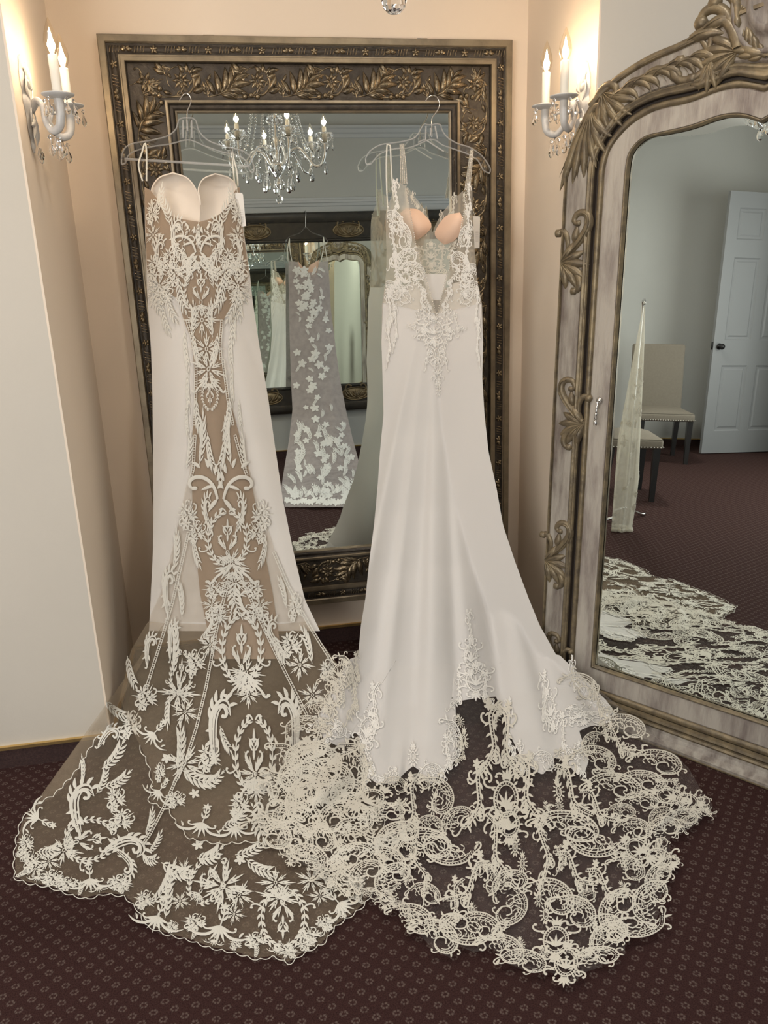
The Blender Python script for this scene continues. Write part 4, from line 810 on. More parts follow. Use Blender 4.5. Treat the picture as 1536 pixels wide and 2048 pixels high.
TRA1 = [('frond', 352, 1100, 16, 34, 0.2), ('plume', 336, 1170, 24, 48, 0.0), ('plume', 345, 1270, 18, 40, 0.2), ('frond', 362, 1200, 14, 30, -0.1), ('frond', 350, 1300, 16, 44, 0.2), ('plume', 300, 1290, 22, 34, 0.2), ('cluster', 292, 1395, 26, 26, 0.3), ('frond', 262, 1345, 18, 30, 2.8),
        ('star', 420, 1290, 24, 26, 0.4), ('frond', 417, 1262, 20, 28, 0.9), ('cluster', 390, 1325, 24, 26, 0.2), ('medal', 483, 1300, 50, 58, 0), ('star', 492, 1345, 34, 28, 0.2), ('tail', 494, 1350, 40, 46, 0), ('star', 497, 1388, 26, 26, 0),
        ('plume', 545, 1262, 26, 34, -0.6), ('cluster', 582, 1290, 26, 28, 0.4), ('frond', 560, 1300, 20, 30, 2.6), ('star', 600, 1330, 26, 28, 0.1), ('frond', 615, 1290, 16, 36, -0.5), ('cluster', 590, 1215, 16, 30, 0.3), ('frond', 566, 1185, 12, 30, -0.5), ('cluster', 655, 1340, 18, 22, 0.2), ('star', 625, 1390, 26, 26, 0.3),
        ('star', 357, 1386, 38, 34, 0.1), ('medal', 362, 1350, 26, 38, 0.1), ('star', 370, 1424, 28, 26, 0.5), ('frond', 336, 1420, 14, 28, 3.4), ('plume', 437, 1435, 40, 66, 0.15), ('plume', 580, 1432, -40, 66, -0.15), ('medal', 508, 1512, 48, 62, 0), ('star', 511, 1548, 32, 28, 0.2), ('tail', 512, 1552, 36, 44, 0), ('star', 512, 1585, 22, 22, 0), ('frond', 520, 1640, 38, 36, PI), ('swirl', 520, 1625, 30, 20, 0),
        ('star', 368, 1528, 40, 36, 0.5), ('frond', 360, 1495, 24, 40, 0.2), ('frond', 398, 1556, 30, 40, 1.9), ('frond', 425, 1560, 20, 30, 1.3), ('cluster', 418, 1515, 26, 30, 0.2), ('frond', 450, 1480, 14, 30, 2.5), ('fleur', 333, 1517, 10, 9, 0), ('fleur', 389, 1587, 10, 9, 0.3),
        ('spray', 307, 1468, 26, 26, 0.7), ('spray', 318, 1583, 22, 22, 0.6), ('cluster', 352, 1600, 22, 18, 0.4), ('spray', 404, 1648, 34, 28, 0.25), ('spray', 470, 1655, 30, 26, -0.1), ('cluster', 480, 1610, 22, 26, 0.1), ('frond', 470, 1640, 22, 30, 1.2), ('cluster', 320, 1545, 12, 20, 0.2)]
lace1(TRA1, 0.014, tr2)
LOW1 = [('plume', 222, 1468, 26, 34, 0.9), ('frond', 232, 1420, 22, 26, 2.2), ('frond', 228, 1512, 26, 34, 0.9), ('cluster', 262, 1450, 22, 30, 0.5), ('plume', 160, 1600, 48, 54, 0.0), ('frond', 205, 1562, 18, 26, 0.6), ('frond', 235, 1562, 24, 28, 1.2), ('cluster', 232, 1598, 22, 26, 0.2), ('cluster', 244, 1640, 26, 24, 0.8), ('frond', 165, 1540, 12, 22, 0.1),
        ('medal', 178, 1680, 42, 52, 1.45), ('star', 128, 1700, 34, 28, 0.2), ('frond', 98, 1700, 20, 30, 1.5), ('plume', 262, 1690, 44, 46, 1.35), ('frond', 300, 1645, 16, 26, 0.5), ('frond', 312, 1685, 14, 24, 0.9), ('frond', 300, 1718, 14, 30, 1.7), ('plume', 255, 1730, 28, 34, 2.4), ('star', 98, 1722, 24, 20, 0.6),
        ('spray', 74, 1636, 28, 28, 2.0), ('cluster', 52, 1688, 18, 20, 0.3), ('cluster', 62, 1722, 20, 20, 0.1), ('star', 70, 1738, 24, 20, 1.0), ('cluster', 105, 1755, 26, 16, 0.2), ('spray', 180, 1760, 32, 26, -0.1), ('cluster', 135, 1768, 22, 14, 0.2), ('cluster', 240, 1765, 28, 16, 0.2),
        ('frond', 330, 1770, 28, 44, 0.8), ('frond', 352, 1740, 26, 40, 1.9), ('frond', 335, 1795, 22, 36, 0.2), ('star', 368, 1738, 22, 20, 0.3), ('fleur', 396, 1690, 11, 9, 0.4), ('frond', 420, 1710, 22, 44, 1.45), ('medal', 415, 1760, 40, 44, 0.6), ('star', 446, 1772, 52, 46, 0.2), ('star', 478, 1790, 30, 28, 0.5), ('fleur', 480, 1720, 11, 9, 0.1),
        ('star', 551, 1765, 34, 26, 0.0), ('star', 557, 1795, 42, 26, 0.39), ('medal', 566, 1835, 56, 50, PI), ('star', 574, 1900, 24, 20, 0.2), ('star', 622, 1760, 30, 26, 0.5), ('frond', 655, 1755, 16, 30, 2.4), ('frond', 520, 1735, 26, 34, 2.0), ('frond', 500, 1700, 26, 30, 1.3),
        ('spray', 315, 1835, 36, 32, 0.3), ('spray', 440, 1855, 40, 34, 0.2), ('star', 468, 1828, 22, 20, 0.2), ('cluster', 390, 1845, 26, 18, 0.3), ('cluster', 290, 1800, 22, 20, 0.4), ('star', 360, 1802, 20, 18, 0.4), ('cluster', 512, 1880, 28, 16, 0.2), ('cluster', 620, 1870, 28, 16, -0.3), ('spray', 680, 1808, 34, 30, -0.75), ('star', 640, 1792, 24, 18, 0.1), ('cluster', 652, 1845, 22, 16, -0.5), ('cluster', 712, 1762, 20, 18, -0.6), ('cluster', 610, 1890, 18, 12, -0.3)]
lace1(LOW1, 0.007, tr)
lace1(along(HEM1[8:32], 44, ('cluster', 'frond', 'spray'), 14, 12, 14, 0, 8), 0.006, tr)
m, Q = hem_line(D1, HEM1[3:35], 26, 5, 0.8, 0.006); adopt_to(m.build('hem_cord', M['lace']), tr, g1)
m, Q = hem_line(D1, HEM1B[4:20], 26, 5, 0.8, 0.012); adopt_to(m.build('hem_cord', M['lace']), tr2, g1)
for pts, par, lf in (([(377, 1065), (344, 1208), (323, 1279), (292, 1378)], tr2, 0.012), ([(547, 1104), (576, 1172), (618, 1250), (640, 1286), (668, 1330)], tr2, 0.012), ([(456, 1161), (433, 1260), (412, 1375), (393, 1454), (373, 1517), (349, 1566), (326, 1618), (300, 1668), (285, 1690)], tr2, 0.013), ([(482, 1156), (521, 1242), (552, 1307), (581, 1365), (614, 1430)], tr2, 0.013), ([(374, 640), (388, 690), (392, 720)], pan, 0.011), ([(444, 640), (440, 690), (442, 720)], pan, 0.011), ([(390, 870), (386, 940), (380, 960)], pan, 0.011), ([(470, 870), (486, 930), (494, 950)], pan, 0.011), ([(392, 720), (391, 800), (388, 850)], pan, 0.011), ([(446, 720), (456, 800), (466, 850)], pan, 0.011)):
    p = Pen(); p.ladder(pts, 2.3, 4.6, 0.75); adopt_to(p.mb(D1.fmap, lf, 0.0008, 2, 0.001).build('seam_trim', M['lace']), par, g1)
# applique spilling on to the crepe, low relief
lace1([('frond', 312, 600, 18, 26, 2.9), ('frond', 330, 640, 16, 28, 2.8), ('frond', 480, 610, 20, 26, 3.3), ('frond', 468, 650, 16, 30, 3.4), ('frond', 462, 700, 12, 30, 3.2), ('frond', 372, 700, 12, 36, 2.95), ('frond', 376, 780, 10, 34, 3.1), ('frond', 464, 770, 10, 34, 3.2), ('star', 306, 585, 24, 28, 0.2), ('star', 484, 588, 24, 28, 0.2), ('frond', 374, 840, 9, 30, 3.1), ('frond', 480, 830, 9, 26, 3.0)], 0.003, s1)

# ---------------------------------------------------------------- corded-lace gown with beaded straps (right)
R2 = [(400, 772, 947), (500, 773, 950), (573, 769.6, 958), (610, 764, 964), (683, 763, 966), (756, 765, 964.5), (830, 767, 969), (903, 760, 977), (976, 755, 993), (1050, 748, 1006), (1123, 738.5, 1030), (1196, 731, 1057), (1250, 722, 1079), (1310, 714, 1110)]
fa = [(640, 0), (800, 0.009), (1000, 0.026), (1250, 0.048), (1400, 0.036), (1550, 0.010), (1700, 0.003), (2000, 0.003)]
fb = [(700, 0), (1000, 0.009), (1250, 0.024), (1400, 0.017), (1600, 0.006), (2000, 0.004)]
D2 = Drape([(0.014, -3.0), (0.0155, -1.35), (0.022, -1.05), (0.045, -0.88), (0.09, -0.73), (0.16, -0.60), (0.27, -0.475), (0.42, -0.365), (0.62, -0.28), (0.9, -0.215), (1.3, -0.18), (1.6, -0.18), (1.78, -0.155), (2.3, -0.13)], 0.014,
           R2, [(300, 0.02), (400, 0.05), (600, 0.065), (900, 0.055), (1310, 0.0), (2100, 0.0)],
           [(30, 0.9, fa), (63, 2.2, fb), (17, 2.0, [(600, 0), (1000, 0.012), (1250, 0.02), (1450, 0.012), (1650, 0.002)])], (872, 480),
           bumps=[(650, 1560, 90, 110, 0.05, 0.05, 0.06), (720, 1690, 90, 60, 0.03, 0.03, 0.10), (810, 1570, 25, 60, 0.03, 0.2, 0.02), (1330, 1640, 50, 30, 0.03, 0.11, 0.1), (1080, 1640, 14, 60, 0.015, 0, 0), (1160, 1560, 80, 60, 0.012, 0.08, -0.08), (930, 1740, 120, 80, 0.006, 0.05, 0.05)])
g2 = thing('wedding_gown', 'white crepe wedding gown with beaded straps and scrolled lace train', 'wedding dress', tuple(D2(np.array([930.]), np.array([1450.]))[0]*np.array([1, 1, 0])), group='wedding gowns hung on mirrors')
TOPS = [(766, 608), (780, 592), (800, 575), (820, 566), (835, 563), (848, 590), (860, 612), (873, 634), (884, 612), (894, 590), (906, 566), (925, 563), (945, 580), (962, 610)]
ROW2 = [(716, 1312), (760, 1318), (800, 1322), (900, 1328), (1000, 1326), (1080, 1316), (1112, 1309)]
T = resamp(TOPS, 56); n1 = 95; ys = np.linspace(0, 1, n1)
lv = [T]+[np.stack([np.linspace(l, r, 56), np.full(56, y)], 1) for y, l, r in R2[4:-1]]+[resamp(ROW2, 56)]
lv = np.array(lv); cum = np.r_[0, np.cumsum(np.abs(np.diff(lv[:, :, 1].mean(1))))]; tt = np.linspace(0, cum[-1], n1)
Q = np.stack([np.stack([np.interp(tt, cum, lv[:, j, k]) for j in range(56)], 1) for k in (0, 1)], -1)
HEMS = [(700, 1318), (680, 1350), (655, 1395), (640, 1425), (630, 1452), (650, 1480), (688, 1498), (700, 1468), (712, 1464), (722, 1482), (718, 1520), (730, 1550), (755, 1568), (790, 1567), (810, 1545), (826, 1532), (838, 1540), (846, 1560), (865, 1568), (880, 1545), (905, 1530), (914, 1510), (908, 1470), (900, 1435), (902, 1406), (930, 1400), (965, 1395), (992, 1393), (1003, 1420), (1020, 1470), (1040, 1510), (1060, 1535), (1085, 1550), (1099, 1535), (1110, 1515), (1130, 1522), (1150, 1545), (1168, 1550), (1178, 1520), (1166, 1485), (1158, 1462), (1180, 1452), (1208, 1448), (1226, 1425), (1214, 1402), (1180, 1368), (1150, 1340), (1120, 1311)]
sk = part(g2, MB().grid(D2(Q[..., 0], Q[..., 1], 0.0)), 'skirt', M['satin2'], 'white crepe skirt')
part(g2, fan_sheet(D2, ROW2, HEMS, 40, 220, 0.0, (905, 1130)), 'skirt_hem', M['satin2'], 'scalloped crepe hem')
part(g2, back_sheet(D2, [(575, 769.6, 958)]+R2[3:13], 60, 24, 0.14), 'skirt_front', M['satin2'])
# the side of the skirt falling away towards the arched mirror
E_ = np.array([(965, 660), (966, 720), (964.5, 756), (969, 830), (977, 903), (993, 976), (1006, 1050), (1030, 1123), (1057, 1196), (1079, 1250), (1112, 1309), (1150, 1340), (1180, 1368), (1214, 1402), (1226, 1425), (1208, 1448)], float); E_ = resamp(E_, 60)
EP = D2(E_[:, 0], E_[:, 1]); dd = ray_dirs(E_[:, 0], E_[:, 1]); ln = np.full(60, 0.22)
ln = np.minimum(ln, np.where(dd[:, 2] < 0, (EP[:, 2]-0.012)/np.maximum(-dd[:, 2], 1e-4), 9)); ln = np.minimum(ln, (-0.07-EP[:, 1])/dd[:, 1]); ln = np.minimum(ln, np.where(dd@MN < 0, (0.072-(EP-MQ)@MN)/np.minimum(dd@MN, -1e-4), 9)); ln = np.clip(ln, 0.002, 9)
part(g2, MB().grid(EP[:, None]+dd[:, None]*(ln[:, None]*np.linspace(0, 1, 8)[None])[..., None]), 'skirt_side', M['satin2'])
HEM2 = [(714, 1316), (672, 1333), (640, 1360), (622, 1410), (590, 1455), (560, 1490), (540, 1540), (525, 1600), (520, 1650), (545, 1690), (580, 1720), (650, 1745), (700, 1780), (745, 1800), (790, 1815), (840, 1870), (872, 1905), (900, 1915), (910, 1890), (950, 1905), (985, 1893), (1010, 1925), (1060, 1945), (1100, 1945), (1120, 1950), (1145, 1972), (1165, 1945), (1200, 1935), (1215, 1905), (1250, 1905), (1250, 1872), (1300, 1862), (1315, 1835), (1328, 1770), (1338, 1745), (1353, 1715), (1335, 1690), (1347, 1662), (1375, 1662), (1400, 1642), (1428, 1612), (1405, 1585), (1380, 1540), (1345, 1500), (1290, 1460), (1240, 1420), (1190, 1375), (1150, 1335), (1116, 1309)]
tr = part(g2, fan_sheet(D2, ROW2, HEM2, 60, 260, -0.004, (905, 1130)), 'train', M['tulle2'], 'ivory tulle train')
def lace2(items, lift, par, hm=0.0016, mt='lace2', wk=0.84):
    before = set(bpy.data.objects); lace(D2, None, M[mt], [(n, x, y, sx*1.14, sy*1.14, r) for n, x, y, sx, sy, r in items], lift, hm=hm, wk=wk)
    for o in set(bpy.data.objects)-before: adopt_to(o, par, g2)
TR2 = [('vine', 978, 1475, 46, 70, 0.25), ('vine', 1020, 1480, -42, 72, -0.35), ('drop', 927, 1478, 16, 24, 0.1), ('vine', 950, 1590, 44, 66, 0.35), ('vine', 1062, 1575, -46, 66, -0.35), ('cart', 1012, 1598, 42, 50, 0.05), ('cart', 1018, 1648, 36, 36, 0), ('drop', 1030, 1690, 18, 26, 0), ('drop', 1045, 1725, 16, 22, 0), ('drop', 1117, 1580, 18, 26, -0.3), ('vine', 1150, 1578, -42, 70, -0.75), ('vine', 1200, 1610, -38, 52, -0.9), ('pais', 1195, 1515, 40, 32, 0.5), ('pais', 1232, 1570, 52, 34, 0.35), ('pais', 1290, 1560, 44, 26, 0.5), ('pais', 1320, 1522, 48, 30, 0.55), ('vine', 1240, 1480, -30, 44, -1.0), ('pais', 1245, 1620, 26, 20, 0.2), ('pais', 1282, 1600, 34, 24, 0.2),
       ('cart', 1338, 1592, 34, 26, -1.2), ('cart', 1375, 1602, 30, 26, -1.3), ('cart', 1275, 1698, 36, 34, -0.9), ('cart', 1318, 1715, 36, 30, -1.0), ('pais', 1270, 1655, 34, 28, 0.3), ('pais', 1325, 1655, 34, 30, -0.4), ('pais', 1360, 1635, 34, 24, -0.3),
       ('pais', 1140, 1650, 62, 38, 0.55), ('pais', 1185, 1685, 52, 40, 3.5), ('vine', 1155, 1735, -40, 60, -0.95), ('vine', 1215, 1765, -40, 52, -0.95), ('pais', 1260, 1735, 36, 26, 0.8), ('pais', 1110, 1790, 46, 40, 0.8), ('pais', 1155, 1820, 46, 34, 0.9), ('vine', 1085, 1700, 36, 60, -0.1), ('vine', 998, 1690, -38, 66, -0.4), ('drop', 1078, 1790, 17, 26, 0.1), ('drop', 1092, 1825, 20, 26, 0.1),
       ('pais', 850, 1685, 52, 42, 0.2), ('pais', 895, 1702, 48, 40, 3.4), ('pais', 912, 1640, 34, 34, -0.7), ('vine', 935, 1760, 44, 66, 0.9), ('vine', 905, 1805, 34, 50, 0.4), ('pais', 1018, 1765, 36, 34, -0.5), ('pais', 1025, 1815, 42, 36, 1.9), ('pais', 852, 1785, 30, 28, 0.4), ('vine', 840, 1745, 30, 44, -0.4), ('pais', 985, 1760, 22, 26, 1.5),
       ('cart', 1112, 1880, 44, 38, 0.05), ('cart', 1132, 1925, 40, 38, 0.1), ('pais', 830, 1835, 44, 34, 0.75), ('pais', 880, 1870, 44, 38, 0.8), ('pais', 928, 1860, 52, 40, 3.6), ('pais', 965, 1850, 42, 34, 0.6), ('pais', 1010, 1895, 44, 34, 0.7), ('pais', 1050, 1920, 44, 30, 0.4), ('pais', 1190, 1915, 46, 30, -0.5), ('pais', 1215, 1875, 46, 36, -1.0), ('pais', 1232, 1820, 48, 44, -1.2), ('pais', 1280, 1850, 50, 34, 2.8), ('pais', 1298, 1800, 46, 40, -1.2), ('pais', 1315, 1760, 36, 34, -1.3), ('pais', 1225, 1855, 34, 30, 1.0), ('vine', 1180, 1880, 24, 40, 0.8),
       ('pais', 880, 1590, 38, 36, 1.2), ('drop', 868, 1608, 17, 26, 0.2), ('vine', 820, 1610, 36, 60, 0.3), ('pais', 800, 1690, 34, 34, 0.4), ('vine', 800, 1650, 30, 50, 0.2), ('drop', 755, 1620, 18, 26, 0.1), ('pais', 712, 1530, 32, 44, 1.2), ('vine', 722, 1565, 30, 46, 0.5), ('pais', 1255, 1450, 40, 28, 0.6), ('vine', 1200, 1400, -24, 42, -0.9), ('pais', 1165, 1370, 36, 30, 0.7)]
def inpoly(x, y, P):
    r = False; j = len(P)-1
    for i in range(len(P)):
        if (P[i][1] > y) != (P[j][1] > y) and x < (P[j][0]-P[i][0])*(y-P[i][1])/(P[j][1]-P[i][1])+P[i][0]: r = not r
        j = i
    return r
random.seed(21); INF = []
for yy in range(1400, 1960, 21):
    for xx in range(790, 1420, 25):
        x = xx+random.uniform(-8, 8); y = yy+random.uniform(-6, 6)
        if not inpoly(x, y, HEM2) or inpoly(x, y, HEMS) or not all(inpoly(x+a, y+b, HEM2) for a, b in ((16, 0), (-16, 0), (0, 14), (0, -14))): continue
        if min(math.hypot((x-q[1])/abs(q[3])/0.75, (y-q[2])/q[4]/0.80) for q in TR2+INF) < 1.0: continue
        if random.random() < 0.82: continue
        k = random.choice(('vine', 'pais', 'vine', 'drop')); s = random.uniform(19, 25) if k != 'drop' else 14; th = math.atan2(x-905, y-1130)
        INF.append((k, x, y, random.choice((-1, 1))*s, s*1.0, -th+random.uniform(-0.4, 0.4)))
lace2(TR2+INF, 0.007, tr)
LP = [(560, 1495), (600, 1455), (640, 1440), (655, 1490), (700, 1500), (712, 1560), (760, 1600), (800, 1600), (815, 1680), (800, 1790), (700, 1770), (600, 1710), (545, 1680), (528, 1610)]
pile = []; k = 0
for yy in range(1470, 1800, 40):
    for xx in range(535, 815, 47):
        x = xx+random.uniform(-9, 9)+(15 if k % 2 else 0); y = yy+random.uniform(-8, 8)
        if inpoly(x, y, LP): pile.append((random.choice(('pais', 'pais', 'pais', 'cart', 'vine')), x, y, random.choice((-1, 1))*random.uniform(36, 48), random.uniform(28, 38), random.uniform(-1.6, 1.6)))
    k += 1
lace2(pile, 0.009, tr, wk=0.95)
lace2([('pais', 575, 1530, 40, 44, 1.2), ('pais', 560, 1600, 48, 52, 1.5), ('pais', 605, 1600, 46, 50, -1.2), ('pais', 640, 1515, 44, 36, 0.3), ('pais', 632, 1560, 34, 40, 1.0), ('cart', 680, 1345, 26, 26, 0.5), ('pais', 690, 1340, 22, 30, 1.2), ('pais', 668, 1380, 26, 32, 0.9), ('pais', 640, 1420, 30, 28, 0.4), ('vine', 705, 1385, 22, 50, 0.2), ('pais', 606, 1450, 36, 26, -0.4), ('cart', 662, 1400, 22, 26, 0.6), ('vine', 712, 1340, 14, 36, 0.1)], 0.010, tr)
lace2(along(HEM2[9:16], 34, ('pais', 'cart'), 20, 18, 10, 0, 0, 0.4)+along(HEM2[33:42], 36, ('pais', 'vine'), 20, 17, 12, 0, 0, 0.4), 0.008, tr)
# applique on the crepe along its hem and down the front point
SAT2 = [('vine', 938, 1262, 16, 40, 0.05), ('cart', 942, 1312, 22, 34, 0), ('cart', 952, 1360, 34, 32, 0), ('vine', 975, 1375, -22, 34, -0.3), ('vine', 915, 1382, 22, 34, 0.4), ('pais', 905, 1480, 26, 40, 1.3), ('vine', 892, 1510, 24, 40, 0.2), ('vine', 745, 1420, 26, 52, 0.25), ('cart', 735, 1460, 26, 36, 0.3), ('vine', 735, 1520, 22, 40, -0.1), ('vine', 770, 1548, 24, 26, 1.4), ('drop', 826, 1510, 18, 26, 0), ('pais', 868, 1545, 22, 26, 0.4), ('vine', 1020, 1455, -18, 56, -0.3), ('vine', 1045, 1515, -18, 36, -0.6), ('vine', 1092, 1400, -20, 56, -0.4), ('cart', 1100, 1420, 18, 40, -0.4), ('vine', 1130, 1470, -20, 44, -0.5), ('pais', 1090, 1520, 20, 24, 0.6), ('vine', 1160, 1520, -18, 36, -0.4), ('pais', 1185, 1435, 34, 18, 0.1), ('cart', 1155, 1430, 26, 20, -0.6), ('pais', 660, 1455, 34, 26, 0.3), ('vine', 655, 1470, 26, 26, 1.0), ('vine', 1150, 1350, -14, 40, -0.7), ('pais', 1205, 1415, 20, 18, 0.6)]
lace2(SAT2, 0.005, sk, 0.0025, 'lace2s', 0.9)
# bodice: net panels at the back, lace front seen inside, cups, straps
LB = [(793, 362), (782, 395), (772, 425), (772, 470), (773, 520), (770, 570), (766, 606)]; LI = [(812, 372), (818, 410), (826, 455), (835, 504), (849, 548), (862, 590), (872, 628)]
RI = [(936, 372), (930, 410), (922, 455), (914, 504), (894, 548), (884, 590), (874, 628)]; RB = [(944, 368), (945, 395), (945, 425), (947, 470), (951, 520), (956, 570), (963, 606)]
FRONT = sheet(D2, [(816, 376), (806, 410), (796, 440), (792, 480), (790, 560)], [(817, 376), (849, 421), (864, 457), (864, 490), (864, 560)], 24, 14, -0.055); FRONT2 = sheet(D2, [(925, 382), (888, 421), (866, 462), (864, 490), (864, 560)], [(926, 382), (938, 412), (940, 445), (942, 490), (944, 560)], 24, 14, -0.055)
fr = part(g2, FRONT, 'front_bodice', M['tulle2b']); fr2 = part(g2, FRONT2, 'front_bodice', M['tulle2b'])
before = set(bpy.data.objects)
lace(D2, None, M['lace2'], [('vine', 830, 410, 12, 30, -0.6), ('vine', 850, 440, 10, 24, -0.5), ('vine', 905, 412, 12, 30, 0.6), ('vine', 880, 442, 10, 24, 0.5), ('cart', 862, 510, 20, 26, 0), ('vine', 838, 520, 16, 30, 0.2), ('vine', 886, 520, -16, 30, -0.2), ('vine', 905, 505, -16, 28, 0.2), ('pais', 820, 500, 22, 26, 0.4), ('pais', 900, 480, -22, 26, -0.4), ('cart', 866, 540, 26, 16, 0), ('vine', 812, 400, 10, 26, 0.2), ('vine', 930, 410, 8, 26, -0.2)], -0.052)
for o in set(bpy.data.objects)-before: adopt_to(o, fr, g2)
for (Lc, Rc) in (([(810, 418), (798, 430), (800, 450), (815, 470), (828, 480)], [(812, 417), (838, 420), (862, 446), (858, 462), (838, 478)]), ([(918, 425), (892, 432), (871, 460), (872, 475), (888, 489)], [(920, 425), (927, 440), (922, 462), (910, 480), (892, 489)])):
    L = crom(Lc, 16); R = crom(Rc, 16); t = np.linspace(0, 1, 16)[None, :, None]; Q = L[:, None]*(1-t)+R[:, None]*t; v = np.linspace(0, 1, 16)[:, None]
    dep = -0.046+0.028*np.sin(PI*v)*np.sin(PI*t[..., 0])
    part(g2, MB().grid(D2(Q[..., 0], Q[..., 1], dep)), 'cup', M['cup_peach'], 'peach foam cup')
part(g2, sheet(D2, [(844, 548), (852, 575), (862, 600)], [(896, 548), (890, 575), (880, 600)], 8, 10, -0.03), 'waistband', M['satin2'])
bl = part(g2, sheet(D2, LB, LI, 40, 16, 0.003), 'back_bodice', M['tulle2b'], 'sheer net back panel'); br = part(g2, sheet(D2, RI, RB, 40, 14, 0.003), 'back_bodice', M['tulle2b'], 'sheer net back panel')
BL = [('vine', 790, 395, 14, 34, 0.1), ('pais', 788, 440, 20, 26, 0.5), ('pais', 806, 470, 22, 30, 1.0), ('vine', 785, 490, 16, 36, 0.1), ('pais', 810, 520, 24, 28, -0.8), ('pais', 830, 540, 22, 22, 0.6), ('vine', 790, 545, 18, 36, 0.2), ('vine', 838, 575, 16, 30, -0.5), ('pais', 782, 580, 20, 26, 0.3), ('vine', 855, 610, 10, 26, -0.5), ('vine', 778, 620, 12, 40, 0.05), ('vine', 776, 680, 10, 40, 0.0), ('cart', 810, 560, 18, 22, 0.2)]
lace2(BL, 0.007, bl, 0.002, 'lace2s', 1.05); lace2([('vine', 938, 400, 8, 32, 0.0), ('vine', 934, 440, 10, 30, 0.1), ('pais', 932, 470, -16, 26, -0.6), ('vine', 936, 505, -14, 34, 0.0), ('pais', 922, 525, -20, 26, 0.8), ('pais', 940, 545, -18, 24, -0.4), ('vine', 908, 560, -16, 28, 0.5), ('pais', 945, 580, -16, 26, -0.2), ('cart', 930, 570, 16, 20, 0), ('vine', 892, 605, -10, 26, 0.5), ('vine', 955, 620, -10, 40, -0.05), ('vine', 957, 680, -8, 40, 0)], 0.007, br, 0.002, 'lace2s', 1.05)
lace2([('cart', 868, 660, 32, 26, 0), ('vine', 845, 640, 18, 30, 0.4), ('vine', 898, 640, -18, 30, -0.4), ('vine', 852, 690, 18, 34, -0.2), ('vine', 893, 690, -18, 34, 0.2), ('drop', 873, 705, 22, 26, 0), ('cart', 875, 742, 12, 26, 0), ('drop', 877, 775, 9, 20, 0), ('vine', 830, 640, 12, 24, 0.9), ('vine', 915, 645, -12, 24, -0.9), ('pais', 800, 590, 22, 22, 0.3), ('pais', 940, 592, -20, 22, -0.3), ('vine', 785, 612, 12, 34, 0.1), ('vine', 790, 650, 9, 40, 0.1)], 0.005, sk, 0.0025, 'lace2s', 0.9)
p = Pen()
for P in (LI, RI): p.beads(crom(P, 40), 4.2, 1.25)
p.beads(crom([(873, 628), (873, 680), (876, 780)], 20), 6, 1.2)
adopt_to(p.mb(D2.fmap, 0.009, 0.0035, 4, 0.004).build('bead_trim', M['bead']), sk, g2)
for pts, wd in (([(803, 289), (806, 330), (807, 368)], 6.5), ([(943, 301), (938, 345), (934, 380)], 5.0)):
    c = crom(pts, 14); P0 = at_y(c[:, 0]-np.linspace(0.55, 1, 14)*wd, c[:, 1], -0.148); P1_ = at_y(c[:, 0]+np.linspace(0.55, 1, 14)*wd, c[:, 1], -0.148)
    o = part(g2, MB().grid(np.stack([P0, (P0+P1_)/2+np.array([0, -0.004, 0]), P1_], 1)), 'strap', M['tulle2b'], 'beaded strap')
    m = MB()
    for k in (0.0, 0.33, 0.66, 1.0):
        L = resamp(P0*(1-k)+P1_*k+np.array([0, -0.004, 0]), 30)
        for q in L: m.ball(q, 0.0022, 5, 4)
    adopt_to(m.build('beads', M['bead']), o, g2)
# ================================================================ hangers, ribbons, tags
def flat_band(up, lo, y, th, mat, name, parent):
    U = crom(up, 60); L = crom(lo, 60); P = np.stack([at_y(U[:, 0], U[:, 1], y), at_y(L[:, 0], L[:, 1], y)], 1)
    F = P+np.array([0, -th/2, 0]); B = P+np.array([0, th/2, 0]); ring = np.stack([F[:, 0], F[:, 1], B[:, 1], B[:, 0]], 1)
    return MB().grid(ring, closed_u=True).build(name, mat, parent, False)
def pxtube(pts, y, r, n=40, nc=8):
    c = crom(pts, n); return MB().tube(at_y(c[:, 0], c[:, 1], y), r, nc)
def hanger(label, up, lo, hook, rims, bar, neck, y):
    h = thing('clear_hanger', label, 'hanger', group='clear plastic hangers')
    flat_band(up, lo, y, 0.008, M['plastic'], 'shoulder_bar', h)
    for r in rims: pxtube(r, y, 0.0022).build('rim', M['plastic_edge'], h)
    if bar: pxtube(bar, y, 0.004, 20).build('cross_bar', M['plastic_edge'], h)
    for n in neck: pxtube(n, y-0.005, 0.0025, 12).build('neck_rib', M['plastic_edge'], h)
    pxtube(hook, y, 0.0017, 50).build('hook', M['chrome'], h)
    return h
U1 = [(243, 318), (247, 300), (262, 288), (300, 281), (335, 272), (352, 258), (357, 240), (362, 236), (385, 236), (392, 242), (398, 262), (415, 280), (445, 292), (480, 300), (500, 312), (508, 335)]
L1 = [(251, 326), (256, 312), (270, 302), (305, 293), (340, 288), (362, 282), (370, 280), (380, 280), (392, 284), (410, 292), (445, 304), (478, 312), (492, 322), (500, 342)]
hanger('clear plastic hanger with a cross bar holding the strapless gown', U1, L1, [(374, 272), (374, 238), (375, 222), (380, 210), (382, 198), (376, 188), (368, 188), (362, 196), (359, 201)], [U1, L1, [(243, 318), (244, 328), (251, 326)], [(500, 342), (506, 345), (508, 335)]], [(249, 318), (370, 325), (500, 333)], [[(366, 240), (366, 276)], [(383, 240), (384, 276)], [(374, 240), (375, 262)]], -0.105)
U2 = [(731, 318), (740, 302), (760, 290), (785, 286), (810, 282), (830, 275), (842, 258), (848, 248), (860, 250), (872, 248), (880, 248), (885, 262), (895, 275), (915, 287), (940, 295), (962, 310), (976, 328), (981, 338)]
